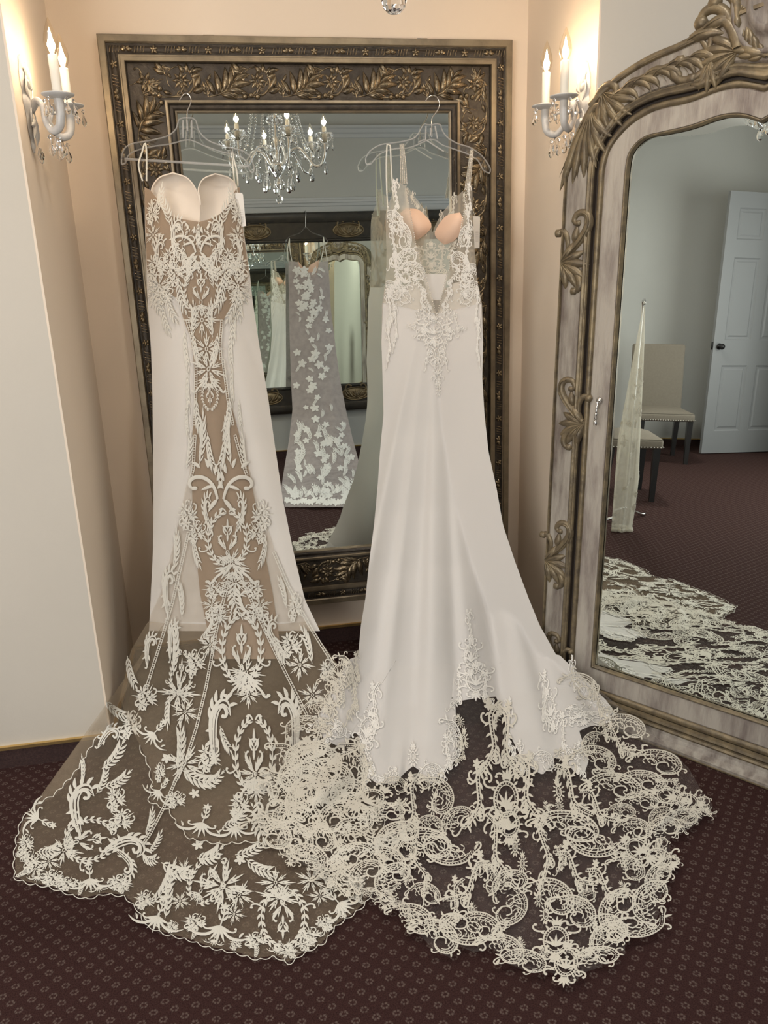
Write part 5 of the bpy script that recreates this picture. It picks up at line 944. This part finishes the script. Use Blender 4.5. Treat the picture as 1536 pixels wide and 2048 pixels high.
L2 = [(742, 328), (755, 312), (770, 303), (790, 297), (815, 296), (838, 288), (855, 280), (870, 280), (885, 290), (905, 297), (935, 308), (955, 320), (965, 338), (972, 344)]
hanger('clear plastic hanger holding the gown with beaded straps', U2, L2, [(864, 275), (863, 250), (864, 236), (874, 222), (879, 208), (874, 195), (864, 191), (855, 196), (851, 203)], [U2, L2, [(731, 318), (733, 328), (742, 328)], [(972, 344), (979, 346), (981, 338)], [(836, 285), (850, 280), (870, 292), (888, 303)]], None, [[(852, 252), (851, 280)], [(870, 252), (875, 278)], [(861, 256), (861, 272)]], -0.105)
def ribbon(label, pts, y, w=0.005):
    c = crom(pts, 24); P = at_y(c[:, 0], c[:, 1], y); T_ = np.gradient(P, axis=0); T_ /= np.linalg.norm(T_, axis=1)[:, None]; S_ = np.cross(T_, (0, 1, 0))*w/2
    return MB().grid(np.stack([P-S_, P+S_, P+S_+np.array([0, 0.001, 0]), P-S_+np.array([0, 0.001, 0])], 1), closed_u=True)
for root, lst in ((g1, ([(285, 362), (277, 330), (284, 305), (290, 286), (293, 305), (293, 362)], [(470, 374), (466, 330), (463, 297), (466, 310), (474, 345), (476, 372)])), (g2, ([(776, 422), (773, 360), (774, 291), (780, 288), (783, 340), (788, 402)],))):
    for pts in lst: adopt(ribbon('', pts, -0.118 if root is g1 else -0.122).build('hanging_loop', M['ribbon']), root)
def hang_tag(label, quad, y, string, lines):
    t = thing('price_tag', label, 'tag', group='white swing tags on the gowns'); q = np.array(quad, float)
    P = at_y(q[:, 0], q[:, 1], y); m = MB(); B = P+np.array([0, 0.001, 0]); n = len(P)
    m.add(np.vstack([P, B]), [tuple(range(n))[::-1], tuple(range(n, 2*n))]+[(i, (i+1) % n, n+(i+1) % n, n+i) for i in range(n)]); m.build('card', M['paper'], t, False)
    pxtube(string, y+0.002, 0.0008, 12, 5).build('string', M['ribbon'], t)
    for (x0, y0, x1, y1, wd) in lines:
        a, b = at_y(np.array([x0, x1]), np.array([y0, y1]), y-0.0006); MB().add([a+(0, 0, wd), b+(0, 0, wd), b-(0, 0, wd), a-(0, 0, wd)], [(0, 1, 2, 3)]).build('print_line', M['ink'], t, False)
hang_tag('white swing tag hanging beside the strapless gown', [(468, 388), (471, 385), (484, 386), (486, 389), (492, 452), (475, 455)], -0.17, [(473, 372), (474, 380), (476, 390)], [(478, 420+4*i, 486+0.3*i, 420+4*i, 0.0006) for i in range(7)])
hang_tag('white swing tag hanging beside the beaded strap gown', [(946, 432), (960, 433), (959, 496), (949, 497)], -0.17, [(945, 418), (948, 426), (951, 434)], [(951, 462+4*i, 957, 462+4*i, 0.0006) for i in range(6)])

# ================================================================ sconces
DROP = [(0.0004, 0.0), (0.0018, -0.004), (0.003, -0.010), (0.0062, -0.019), (0.0068, -0.024), (0.005, -0.030), (0.0004, -0.034)]
DROPM = MB().lathe(DROP, 7).mesh('crystal_drop', M['crystal'], False); OCTM = MB().lathe([(0.0003, -0.006), (0.0058, 0), (0.0003, 0.006)], 6).mesh('crystal_bead', M['crystal'], False)
BULB = [(0.006, 0.0), (0.0105, 0.006), (0.0145, 0.016), (0.0155, 0.025), (0.0135, 0.038), (0.0085, 0.053), (0.0035, 0.066), (0.0004, 0.072)]
BULBM = MB().lathe(BULB, 18).mesh('bulb', M['bulb_glass']); HOTM = MB().lathe([(0.0003, 0.006), (0.007, 0.012), (0.0085, 0.020), (0.005, 0.030), (0.002, 0.044), (0.0003, 0.052)], 12).mesh('filament', M['bulb_hot'])
def bulb(parent, loc, power, s=1.0):
    b = link('bulb', BULBM, parent, loc, None, (s,)*3); link('filament', HOTM, b)
    l = bpy.data.lights.new('bulb_light', 'POINT'); l.energy = power; l.color = (1.0, 0.76, 0.54); l.shadow_soft_size = 0.012
    o = bpy.data.objects.new('bulb_light', l); C.objects.link(o); o.parent = b; o.location = (0, 0, 0.024)
def sconce(label, loc, rz, power):
    t = thing('wall_sconce', label, 'sconce', loc, (0, 0, rz), 'candle sconces beside the bronze mirror')
    # local frame: wall plane x=0, light reaches towards +x
    zz = np.linspace(-0.125, 0.115, 34); wv = np.interp(zz, [-0.125, -0.11, -0.09, -0.07, -0.03, 0.0, 0.02, 0.045, 0.075, 0.095, 0.108, 0.115], [0.004, 0.016, 0.012, 0.024, 0.022, 0.036, 0.028, 0.038, 0.032, 0.020, 0.016, 0.004])
    uu = np.linspace(-1, 1, 13); P = np.stack([0.001+0.016*np.sqrt(np.clip(1-uu[None]**2, 0, 1))*np.clip(wv[:, None]/0.03, 0.3, 1), uu[None]*wv[:, None], np.repeat(zz[:, None], 13, 1)], -1)
    MB().grid(P).build('back_plate', M['white_metal'], t)
    p = Pen(); p.palm(0, 0.03, HP, 0.07, 5, 0.8, 0.15); p.palm(0, -0.04, -HP, 0.07, 5, 0.8, 0.15)
    for sg in (-1, 1): p.curl(sg*0.004, 0.0, HP-sg*0.9, 0.09, 0.004, sg*3.8, n=14); p.curl(sg*0.004, -0.01, -HP+sg*0.9, 0.07, 0.004, -sg*3.8, n=12)
    p.mb(lambda x, y, h: np.stack([h, x, y], 1), 0.014, 0.9, 4, 0.008).build('leaf_relief', M['white_metal'], t)
    for sg in (-1, 1):
        ax, ay = 0.098, sg*0.073
        path = crom([(0.01, 0.0, -0.02), (0.03, sg*0.012, 0.004), (0.045, sg*0.02, -0.01), (0.05, sg*0.03, -0.05), (0.07, sg*0.05, -0.078), (0.092, sg*0.068, -0.066), (ax, ay, -0.03), (ax, ay, 0.002)], 34)
        a = MB().tube(path, np.interp(np.linspace(0, 1, 34), [0, 0.3, 0.7, 1], [0.010, 0.007, 0.011, 0.013]), 10).build('arm', M['white_metal'], t)
        MB().tube(crom([(0.05, sg*0.03, -0.045), (0.06, sg*0.036, -0.02), (0.075, sg*0.05, -0.022), (0.072, sg*0.048, -0.038)], 12), 0.005, 6).build('arm_scroll', M['white_metal'], a)
        MB().lathe([(0.012, -0.004), (0.030, 0.0), (0.041, 0.005), (0.042, 0.008), (0.038, 0.009), (0.015, 0.006)], 28, (ax, ay, 0)).build('drip_pan', M['white_metal'], t)
        MB().lathe([(0.0125, 0.004), (0.0125, 0.098), (0.011, 0.1), (0.005, 0.1)], 18, (ax, ay, 0)).build('candle_sleeve', M['candle'], t)
        bulb(t, (ax, ay, 0.1), power, 1.2)
        for k in range(5):
            th = 2*PI*k/5+0.4; x, y = ax+0.038*math.cos(th), ay+0.038*math.sin(th)
            d = link('crystal_drop', DROPM, t, (x, y, -0.013)); link('crystal_bead', OCTM, d, (0, 0, 0.006))
        for k, (dx, dz) in enumerate(((0, -0.088), (-0.012, -0.098), (0.012, -0.104))):
            d = link('crystal_drop', DROPM, t, (0.072+dx, sg*0.052, dz), None, (1.25,)*3); link('crystal_bead', OCTM, d, (0, 0, 0.004))
    for k in range(3): link('crystal_drop', DROPM, t, (0.02, 0.012*(k-1), -0.11-0.01*(k % 2)))
    return t
SCP = 2.3
sconce('white two-candle wall sconce on the alcove wall left of the bronze mirror', (XL, -0.51, 1.952), 0, SCP)
sconce('white two-candle wall sconce between the bronze mirror and the arched mirror', (XR, -0.51, 1.952), PI, SCP)

# ================================================================ chandelier
CX, CY, CZ = 0.300, -1.585, 1.911
ch = thing('chandelier', 'crystal chandelier with candle bulbs hanging over the room', 'chandelier', (CX, CY, CZ))
MB().lathe([(0.0004, -0.021), (0.010, -0.019), (0.018, -0.011), (0.0215, 0.0), (0.018, 0.011), (0.010, 0.019), (0.0004, 0.021)], 12).build('bottom_ball', M['crystal'], ch, False)
MB().lathe([(0.003, 0.022), (0.003, 0.05), (0.012, 0.06), (0.02, 0.075), (0.012, 0.09), (0.008, 0.11), (0.03, 0.13), (0.05, 0.16), (0.046, 0.175), (0.012, 0.19), (0.009, 0.25), (0.02, 0.28), (0.009, 0.31), (0.008, 0.42), (0.024, 0.46), (0.01, 0.5), (0.008, CEIL-CZ-0.03), (0.05, CEIL-CZ-0.02), (0.055, CEIL-CZ)], 18).build('stem', M['chrome'], ch)
MB().lathe([(0.01, 0.36), (0.045, 0.375), (0.052, 0.40), (0.046, 0.40), (0.04, 0.385), (0.01, 0.375)], 18).build('glass_bowl', M['crystal'], ch)
MB().lathe([(0.01, 0.60), (0.09, 0.615), (0.115, 0.64), (0.11, 0.642), (0.085, 0.622), (0.01, 0.607)], 20).build('crown', M['crystal'], ch)
def chain(pts, r=0.0075, step=0.0155):
    P = crom(pts, 40); L = np.linalg.norm(np.diff(P, axis=0), axis=1).sum(); Q = resamp(P, max(3, int(L/step))); m = MB()
    for q in Q: m.lathe([(0.0003, -r), (r*0.95, 0), (0.0003, r)], 6, q)
    return m
NA = 6
for k in range(NA):
    a = 2*PI*k/NA+0.35; c, s_ = math.cos(a), math.sin(a); rad = lambda r, z: (r*c, r*s_, z)
    MB().tube(crom([rad(0.03, 0.16), rad(0.07, 0.225), rad(0.12, 0.245), rad(0.165, 0.20), rad(0.20, 0.155), rad(0.235, 0.155), rad(0.258, 0.20), rad(0.262, 0.262)], 36), 0.0068, 10).build('arm', M['chrome'], ch)
    n = 20; th = np.linspace(0, 2*PI, n*2, endpoint=False); rows = []
    for r, z in ((0.012, 0.26), (0.030, 0.272), (0.044, 0.295), (0.046, 0.305), (0.040, 0.297), (0.012, 0.272)): 
        rr = r*(1+0.10*np.cos(8*th)*(r > 0.025)); rows.append(np.stack([0.262*c+rr*np.cos(th), 0.262*s_+rr*np.sin(th), np.full(n*2, z)], 1))
    MB().grid(np.array(rows), closed_u=True).build('bobeche', M['crystal'], ch)
    MB().lathe([(0.011, 0.27), (0.011, 0.335), (0.004, 0.337)], 14, (0.262*c, 0.262*s_, 0)).build('candle_sleeve', M['candle'], ch)
    bulb(ch, (0.262*c, 0.262*s_, 0.335), 3.0)
    for j in range(5):
        b = 2*PI*j/5; x, y = 0.262*c+0.042*math.cos(b), 0.262*s_+0.042*math.sin(b)
        d = link('crystal_drop', DROPM, ch, (x, y, 0.26), None, (1.1,)*3); link('crystal_bead', OCTM, d, (0, 0, 0.01)); link('crystal_bead', OCTM, d, (0, 0, 0.022))
    d = link('crystal_drop', DROPM, ch, (0.262*c, 0.262*s_, 0.17), None, (1.9,)*3)
    for j in range(3):
        b = a+PI/NA*(j-1)*0.66; chain([(0.10*math.cos(b), 0.10*math.sin(b), 0.625), (0.115*math.cos(b), 0.115*math.sin(b), 0.45), (0.15*math.cos(b), 0.15*math.sin(b), 0.30), (0.175*math.cos(b), 0.175*math.sin(b), 0.235)]).build('crystal_chain', M['crystal'], ch, False)
    b2 = a+2*PI/NA; chain([(0.25*c, 0.25*s_, 0.28), (0.22*math.cos(a+PI/NA), 0.22*math.sin(a+PI/NA), 0.17), (0.25*math.cos(b2), 0.25*math.sin(b2), 0.28)], 0.005).build('crystal_chain', M['crystal'], ch, False)
    for r, z, s in ((0.12, 0.155, 2.0), (0.075, 0.115, 2.4), (0.20, 0.145, 1.5)):
        b = a+(0.3 if r > 0.1 else 0.0); d = link('crystal_drop', DROPM, ch, (r*math.cos(b), r*math.sin(b), z), None, (s,)*3); link('crystal_bead', OCTM, d, (0, 0, 0.006))

# ================================================================ black-framed mirror on the opposite wall
om = thing('horizontal_mirror', 'wide mirror in a black frame with gold cartouches, seen reflected behind the gowns', 'mirror', (0.64, YB, 0))
def fband(prof):
    x0, x1, z0, z1 = -1.58, 1.58, 0.408, 2.092; rows = []; prof = [(w_*1.1, h) for w_, h in prof]
    for w_, h in prof: rows.append([(x0+w_, h, z0+w_), (x1-w_, h, z0+w_), (x1-w_, h, z1-w_), (x0+w_, h, z1-w_)])
    return MB().grid(np.array(rows), closed_u=True)
fband([(0.0, 0.002), (0.0, 0.055), (0.012, 0.065), (0.03, 0.07), (0.055, 0.062), (0.07, 0.05)]).build('outer_moulding', M['black_frame'], om)
fband([(0.07, 0.05), (0.072, 0.042), (0.19, 0.036), (0.195, 0.045)]).build('frieze', M['black_frame'], om, False)
fband([(0.195, 0.045), (0.205, 0.045), (0.216, 0.02)]).build('inner_edge', M['black_frame'], om, False)
MB().add([(-1.345, 0.021, 0.643), (1.345, 0.021, 0.643), (1.345, 0.021, 1.857), (-1.345, 0.021, 1.857)], [(0, 3, 2, 1)]).build('glass', M['mirror'], om, False)
bm_ = MB()
p = Pen(); p.loop(0, 0, 0.13, 0.055, 0.006, n=36); p.palm(0, -0.03, HP, 0.07, 5, 0.6, 0.18)
for sg in (-1, 1): p.curl(sg*0.01, -0.035, HP-sg*1.2, 0.2, 0.008, sg*4.2, n=20); p.curl(sg*0.02, -0.04, HP-sg*1.5, 0.13, 0.007, sg*3.6, n=16); p.leaf(sg*0.03, -0.03, HP-sg*0.7, 0.08, 0.012, sg*0.5)
CART = p.mb(lambda x, y, h: np.stack([x, h, y], 1), 0.004, 1.0, 4, 0.012); th = np.linspace(0, 2*PI, 36, endpoint=False)
CART.grid(np.array([np.stack([0.135*r*np.cos(th), np.full(36, h), 0.058*r*np.sin(th)], 1) for r, h in ((1.0, -0.004), (0.98, 0.004), (0.02, 0.006))]), closed_u=True)
CARTM = CART.mesh('cartouche', M['cart_gold'])
for x in (-1.1865, -0.3955, 0.3955, 1.1865):
    for z in (1.946, 0.554): link('cartouche', CARTM, om, (x, 0.038, z))
for z in (0.9, 1.4):
    for x in (-1.436, 1.436): link('cartouche', CARTM, om, (x, 0.038, z), (0, HP, 0))

# ---------------------------------------------------------------- leaf-lace gown on the black-framed mirror
R3 = [(470, 577, 652), (525, 576, 655), (560, 580, 660), (620, 578, 662), (700, 580, 672), (760, 582, 680), (820, 585, 692), (880, 578, 706), (940, 568, 722), (980, 562, 736), (1014, 570, 742)]
D3 = Drape([(0.008, 2.15), (0.012, 2.35), (0.03, 2.7), (0.08, 3.15), (0.2, 3.5), (0.4, 3.72), (0.8, 3.89), (1.2, 3.96), (1.6, 3.98), (2.1, 4.0)], 0.008, R3,
           [(470, 0.03), (525, 0.05), (900, 0.05), (1012, 0.0)], [(30, 0.5, [(700, 0), (900, 0.02), (1000, 0.03), (1020, 0.01)]), (53, 1.5, [(700, 0), (900, 0.01), (1020, 0.01)])], (625, 420), mirrored=True)
g3 = thing('wedding_gown', 'grey-beige leaf lace gown seen reflected between the two ivory gowns', 'wedding dress', (0.65, -4.0, 0), group='wedding gowns hung on mirrors')
def rows3(rows, nr, nc, lift): return rows_sheet(D3, rows, nr, nc, lift)
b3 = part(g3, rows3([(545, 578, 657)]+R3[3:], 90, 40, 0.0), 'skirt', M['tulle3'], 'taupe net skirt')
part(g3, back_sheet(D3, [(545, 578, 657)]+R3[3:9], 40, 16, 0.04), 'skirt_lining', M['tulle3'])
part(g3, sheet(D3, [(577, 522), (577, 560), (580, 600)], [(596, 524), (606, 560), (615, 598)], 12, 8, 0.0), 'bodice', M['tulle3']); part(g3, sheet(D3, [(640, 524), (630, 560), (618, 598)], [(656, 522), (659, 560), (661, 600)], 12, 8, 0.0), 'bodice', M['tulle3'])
for Lc, Rc in (([(594, 524), (593, 535), (600, 553)], [(597, 523), (609, 540), (610, 554)]), ([(637, 520), (618, 533), (614, 553)], [(638, 520), (636, 535), (630, 553)])):
    part(g3, sheet(D3, Lc, Rc, 8, 8, -0.02), 'cup', M['cup_peach'], 'peach cup')
for pts in ([(576, 523), (575, 500), (579, 477)], [(584, 523), (580, 500), (579, 477)], [(655, 523), (651, 500), (647, 474)], [(642, 522), (646, 500), (647, 474)]):
    c = crom(pts, 10); part(g3, MB().tube(D3(c[:, 0], c[:, 1], 0.0), 0.004, 6), 'strap', M['ribbon'])
L3 = []
random.seed(11)
def l3(nm, x, y, s, r=None): L3.append((nm, x, y, s, s*random.uniform(0.75, 1.0), random.uniform(-0.8, 0.8) if r is None else r))
for y in np.arange(540, 1000, 11):
    L = np.interp(y, [q[0] for q in R3], [q[1] for q in R3])+6; R = np.interp(y, [q[0] for q in R3], [q[2] for q in R3])-6; cx = (L+R)/2
    for j in range(2 if y < 640 else 1): l3(random.choice(('fleur', 'frond', 'fleur')), cx+random.uniform(-14, 14), y+random.uniform(-4, 4), random.uniform(7, 11))
    for sg in (-1, 1):
        if random.random() < (0.95 if y < 640 or y > 900 else 0.5): l3(random.choice(('fleur', 'frond')), cx+sg*(R-L)*random.uniform(0.24, 0.46), y, random.uniform(6.5, 10))
    if y > 850:
        for j in range(3): l3('frond', random.uniform(L, R), y+random.uniform(-6, 6), random.uniform(10, 16), random.uniform(-0.5, 0.5))
for x in np.arange(574, 738, 7): l3('fleur', x, 1003+random.uniform(-5, 4), 8); l3('frond', x, 985+random.uniform(-8, 6), 11)
before = set(bpy.data.objects)
lace(D3, None, M['lace3'], L3, 0.006, hm=0.003)
for o in set(bpy.data.objects)-before: adopt_to(o, b3, g3)
h3 = thing('clear_hanger', 'clear hanger hooked on the black-framed mirror, seen reflected', 'hanger', group='clear plastic hangers')
c = crom([(571, 485), (578, 474), (600, 466), (611, 455), (624, 465), (648, 474), (656, 484)], 40); V3 = at_y_m(c[:, 0], c[:, 1], -4.02); MB().tube(V3, 0.008, 8, True, 0.5).build('shoulder_bar', M['plastic'], h3)
c = crom([(611, 456), (611, 435), (612, 428)], 8); V = at_y_m(c[:, 0], c[:, 1], -4.02); V = np.vstack([V, V[-1]+np.array([0, -0.04, 0.03]), V[-1]+np.array([0, -0.12, 0.025])]); MB().tube(crom(V, 20), 0.0025, 8).build('hook', M['chrome'], h3)

# ================================================================ chairs, door and veil at the far end (seen in the arched mirror)
def chair(label, loc, rz):
    t = thing('parsons_chair', label, 'chair', loc, (0, 0, rz), 'beige upholstered chairs by the door')
    MB().rbox(-0.25, 0.26, -0.25, 0.25, 0.395, 0.465, 0.018, 3).build('seat_frame', M['linen'], t)
    n = 16; u = np.linspace(-1, 1, n); X, Y = np.meshgrid(u, u); Z = 0.465+0.035*(1-X**4)*(1-Y**4); MB().grid(np.stack([0.005+X*0.25, Y*0.245, Z], -1)).build('seat', M['linen'], t)
    Mx = Matrix.Translation((-0.235, 0, 0.44)) @ Matrix.Rotation(math.radians(-7), 4, 'Y'); MB().rbox(-0.035, 0.03, -0.245, 0.245, -0.04, 0.63, 0.022, 3, Mx).build('backrest', M['linen'], t)
    for sx, sy in ((0.22, 0.215), (0.22, -0.215), (-0.225, 0.215), (-0.225, -0.215)):
        P = np.array([[(sx-w_, sy-w_, z), (sx+w_, sy-w_, z), (sx+w_, sy+w_, z), (sx-w_, sy+w_, z)] for w_, z in ((0.017, 0.0), (0.025, 0.396))]); P[0, :, 0] += (-0.03 if sx < 0 else 0)
        MB().grid(P, closed_u=True).add(P[0], [(3, 2, 1, 0)]).build('leg', M['black_wood'], t, False)
    m = MB()
    for i in range(22):
        k = -0.235+0.47*i/21
        for q in ((0.262, k, 0.408), (k*1.02, -0.252, 0.408), (k*1.02, 0.252, 0.408)): m.ball(q, 0.0065, 6, 4)
    tag(m.build('nailhead_trim', M['nail'], t), 'row of pewter nailheads')
    return t
chair('beige upholstered chair standing against the far wall beside the door', (-4.02, -2.15, 0), 0)
chair('beige upholstered chair in front, half hidden by the arched mirror frame', (-2.41, -1.48, 0), -HP)
dh = np.array([-4.70, -3.52]); dk = np.array([-4.405, -2.667]); dv = dk-dh; DW = float(np.linalg.norm(dv)); da = math.atan2(dv[1], dv[0])
dr = bpy.data.objects.new('door_1', None); C.objects.link(dr); dr.location = (dh[0], dh[1], 0.01); dr.rotation_euler = (0, 0, da); dr['kind'] = 'structure'; dr['label'] = 'white panelled door standing open with a black knob'
DH = 2.44
m = MB(); st = 0.115; cols = ((st, DW/2-0.05), (DW/2+0.05, DW-st)); rowsz = ((0.22, 0.86), (1.10, 1.86), (2.02, 2.30))
# stiles and rails as a frame with sunk openings
xs = [0, st, DW/2-0.05, DW/2+0.05, DW-st, DW]; zs = [0, 0.22, 0.86, 1.10, 1.86, 2.02, 2.30, DH]
for i in range(5):
    for j in range(7):
        if i in (1, 3) and j in (1, 3, 5): continue
        m.box(xs[i], xs[i+1], -0.018, 0.018, zs[j], zs[j+1])
lf = m.build('door_leaf', M['door'], dr, False)
for x0, x1 in cols:
    for z0, z1 in rowsz:
        mm = MB()
        for sg in (-1, 1):
            rr = [(0.0, 0.017), (0.012, 0.008), (0.03, 0.008), (0.045, 0.014)]; P = np.array([[(x0+w_, sg*h, z0+w_), (x1-w_, sg*h, z0+w_), (x1-w_, sg*h, z1-w_), (x0+w_, sg*h, z1-w_)] for w_, h in rr]); mm.grid(P, closed_u=True); mm.add(P[-1], [(0, 1, 2, 3)])
        mm.build('panel', M['door'], lf, False)
for sg in (-1, 1): MB().lathe([(0.0003, 0.062), (0.022, 0.058), (0.029, 0.045), (0.024, 0.03), (0.010, 0.022), (0.010, 0.008), (0.03, 0.006), (0.031, 0.0)], 20, (0, 0, 0)).build('knob', M['knob'], lf).matrix_local = Matrix.Translation((DW-0.065, sg*0.018, 1.04)) @ Matrix.Rotation(-sg*HP, 4, 'X')
MB().box(DW-0.002, DW+0.004, -0.012, 0.012, 1.01, 1.08).build('latch_plate', M['knob'], lf)
# veil over a slim chrome stand
vs = thing('display_stand', 'slim chrome stand with splayed feet under the lace veil', 'stand', (-1.56, -1.375, 0))
MB().tube(crom([(0, 0, 0.05), (0, 0, 0.9), (0, 0, 1.36), (0.03, 0.01, 1.41), (0.12, 0.02, 1.425), (0.25, 0.045, 1.40)], 40), 0.007, 10).build('pole', M['chrome'], vs)
for ex, ey in ((-0.20, -0.185), (-0.28, 0.035), (0.02, 0.26)):
    MB().tube(crom([(0, 0, 0.10), (ex*0.3, ey*0.3, 0.07), (ex*0.8, ey*0.8, 0.02), (ex, ey, 0.012)], 14), np.linspace(0.008, 0.011, 14), 8).build('foot', M['chrome'], vs)
vl = thing('lace_veil', 'ivory lace veil hanging in a narrow point from the stand, seen in the arched mirror', 'veil', (-1.31, -1.33, 0))
VZ = 1.385; n = 46; nz = 60
def veilpt(th, z):
    k = 1-z/VZ; r = 0.004+0.088*k**0.8*(1-0.35*np.clip((k-0.75)/0.25, 0, 1)); r = r*(1+0.22*np.sin(7*th+2*k)*k+0.12*np.sin(13*th+1)*k)
    return np.stack([r*np.cos(th)*0.75-0.02*k, r*np.sin(th)+0.02*k, z], -1)
TH, Z = np.meshgrid(np.linspace(0, 2*PI, n, endpoint=False), np.linspace(VZ, 0.012, nz)); vb = MB().grid(veilpt(TH, Z), closed_u=True).build('net', M['veil'], vl)
pp = np.linspace(0, 2*PI, 60); MB().tube(veilpt(pp, np.full(60, 0.016)), 0.012, 6, False).build('gathered_hem', M['veil'], vl)
random.seed(5)
for k in range(46):
    th0 = random.uniform(0, 2*PI); z0 = VZ*(1-random.uniform(0.12, 0.97)**0.8); s = 0.028*random.uniform(0.7, 1.2); p = Pen(); p.push(0, 0, random.uniform(-1, 1), s); MOT[random.choice(('frond', 'cluster', 'vine', 'frond'))](p); p.pop()
    r0 = 0.02+0.07*(1-z0/VZ)
    def vm_(x, y, h, th0=th0, z0=z0, r0=r0):
        P = veilpt(th0+x/r0, np.clip(z0-y, 0.012, VZ-0.01)); nn = np.stack([np.cos(th0+x/r0), np.sin(th0+x/r0), 0*x], -1); return P+nn*(h[:, None])
    p.mb(vm_, 0.002, 0.4, 2, 0.002).build('lace_motif', M['lace2'], vb)
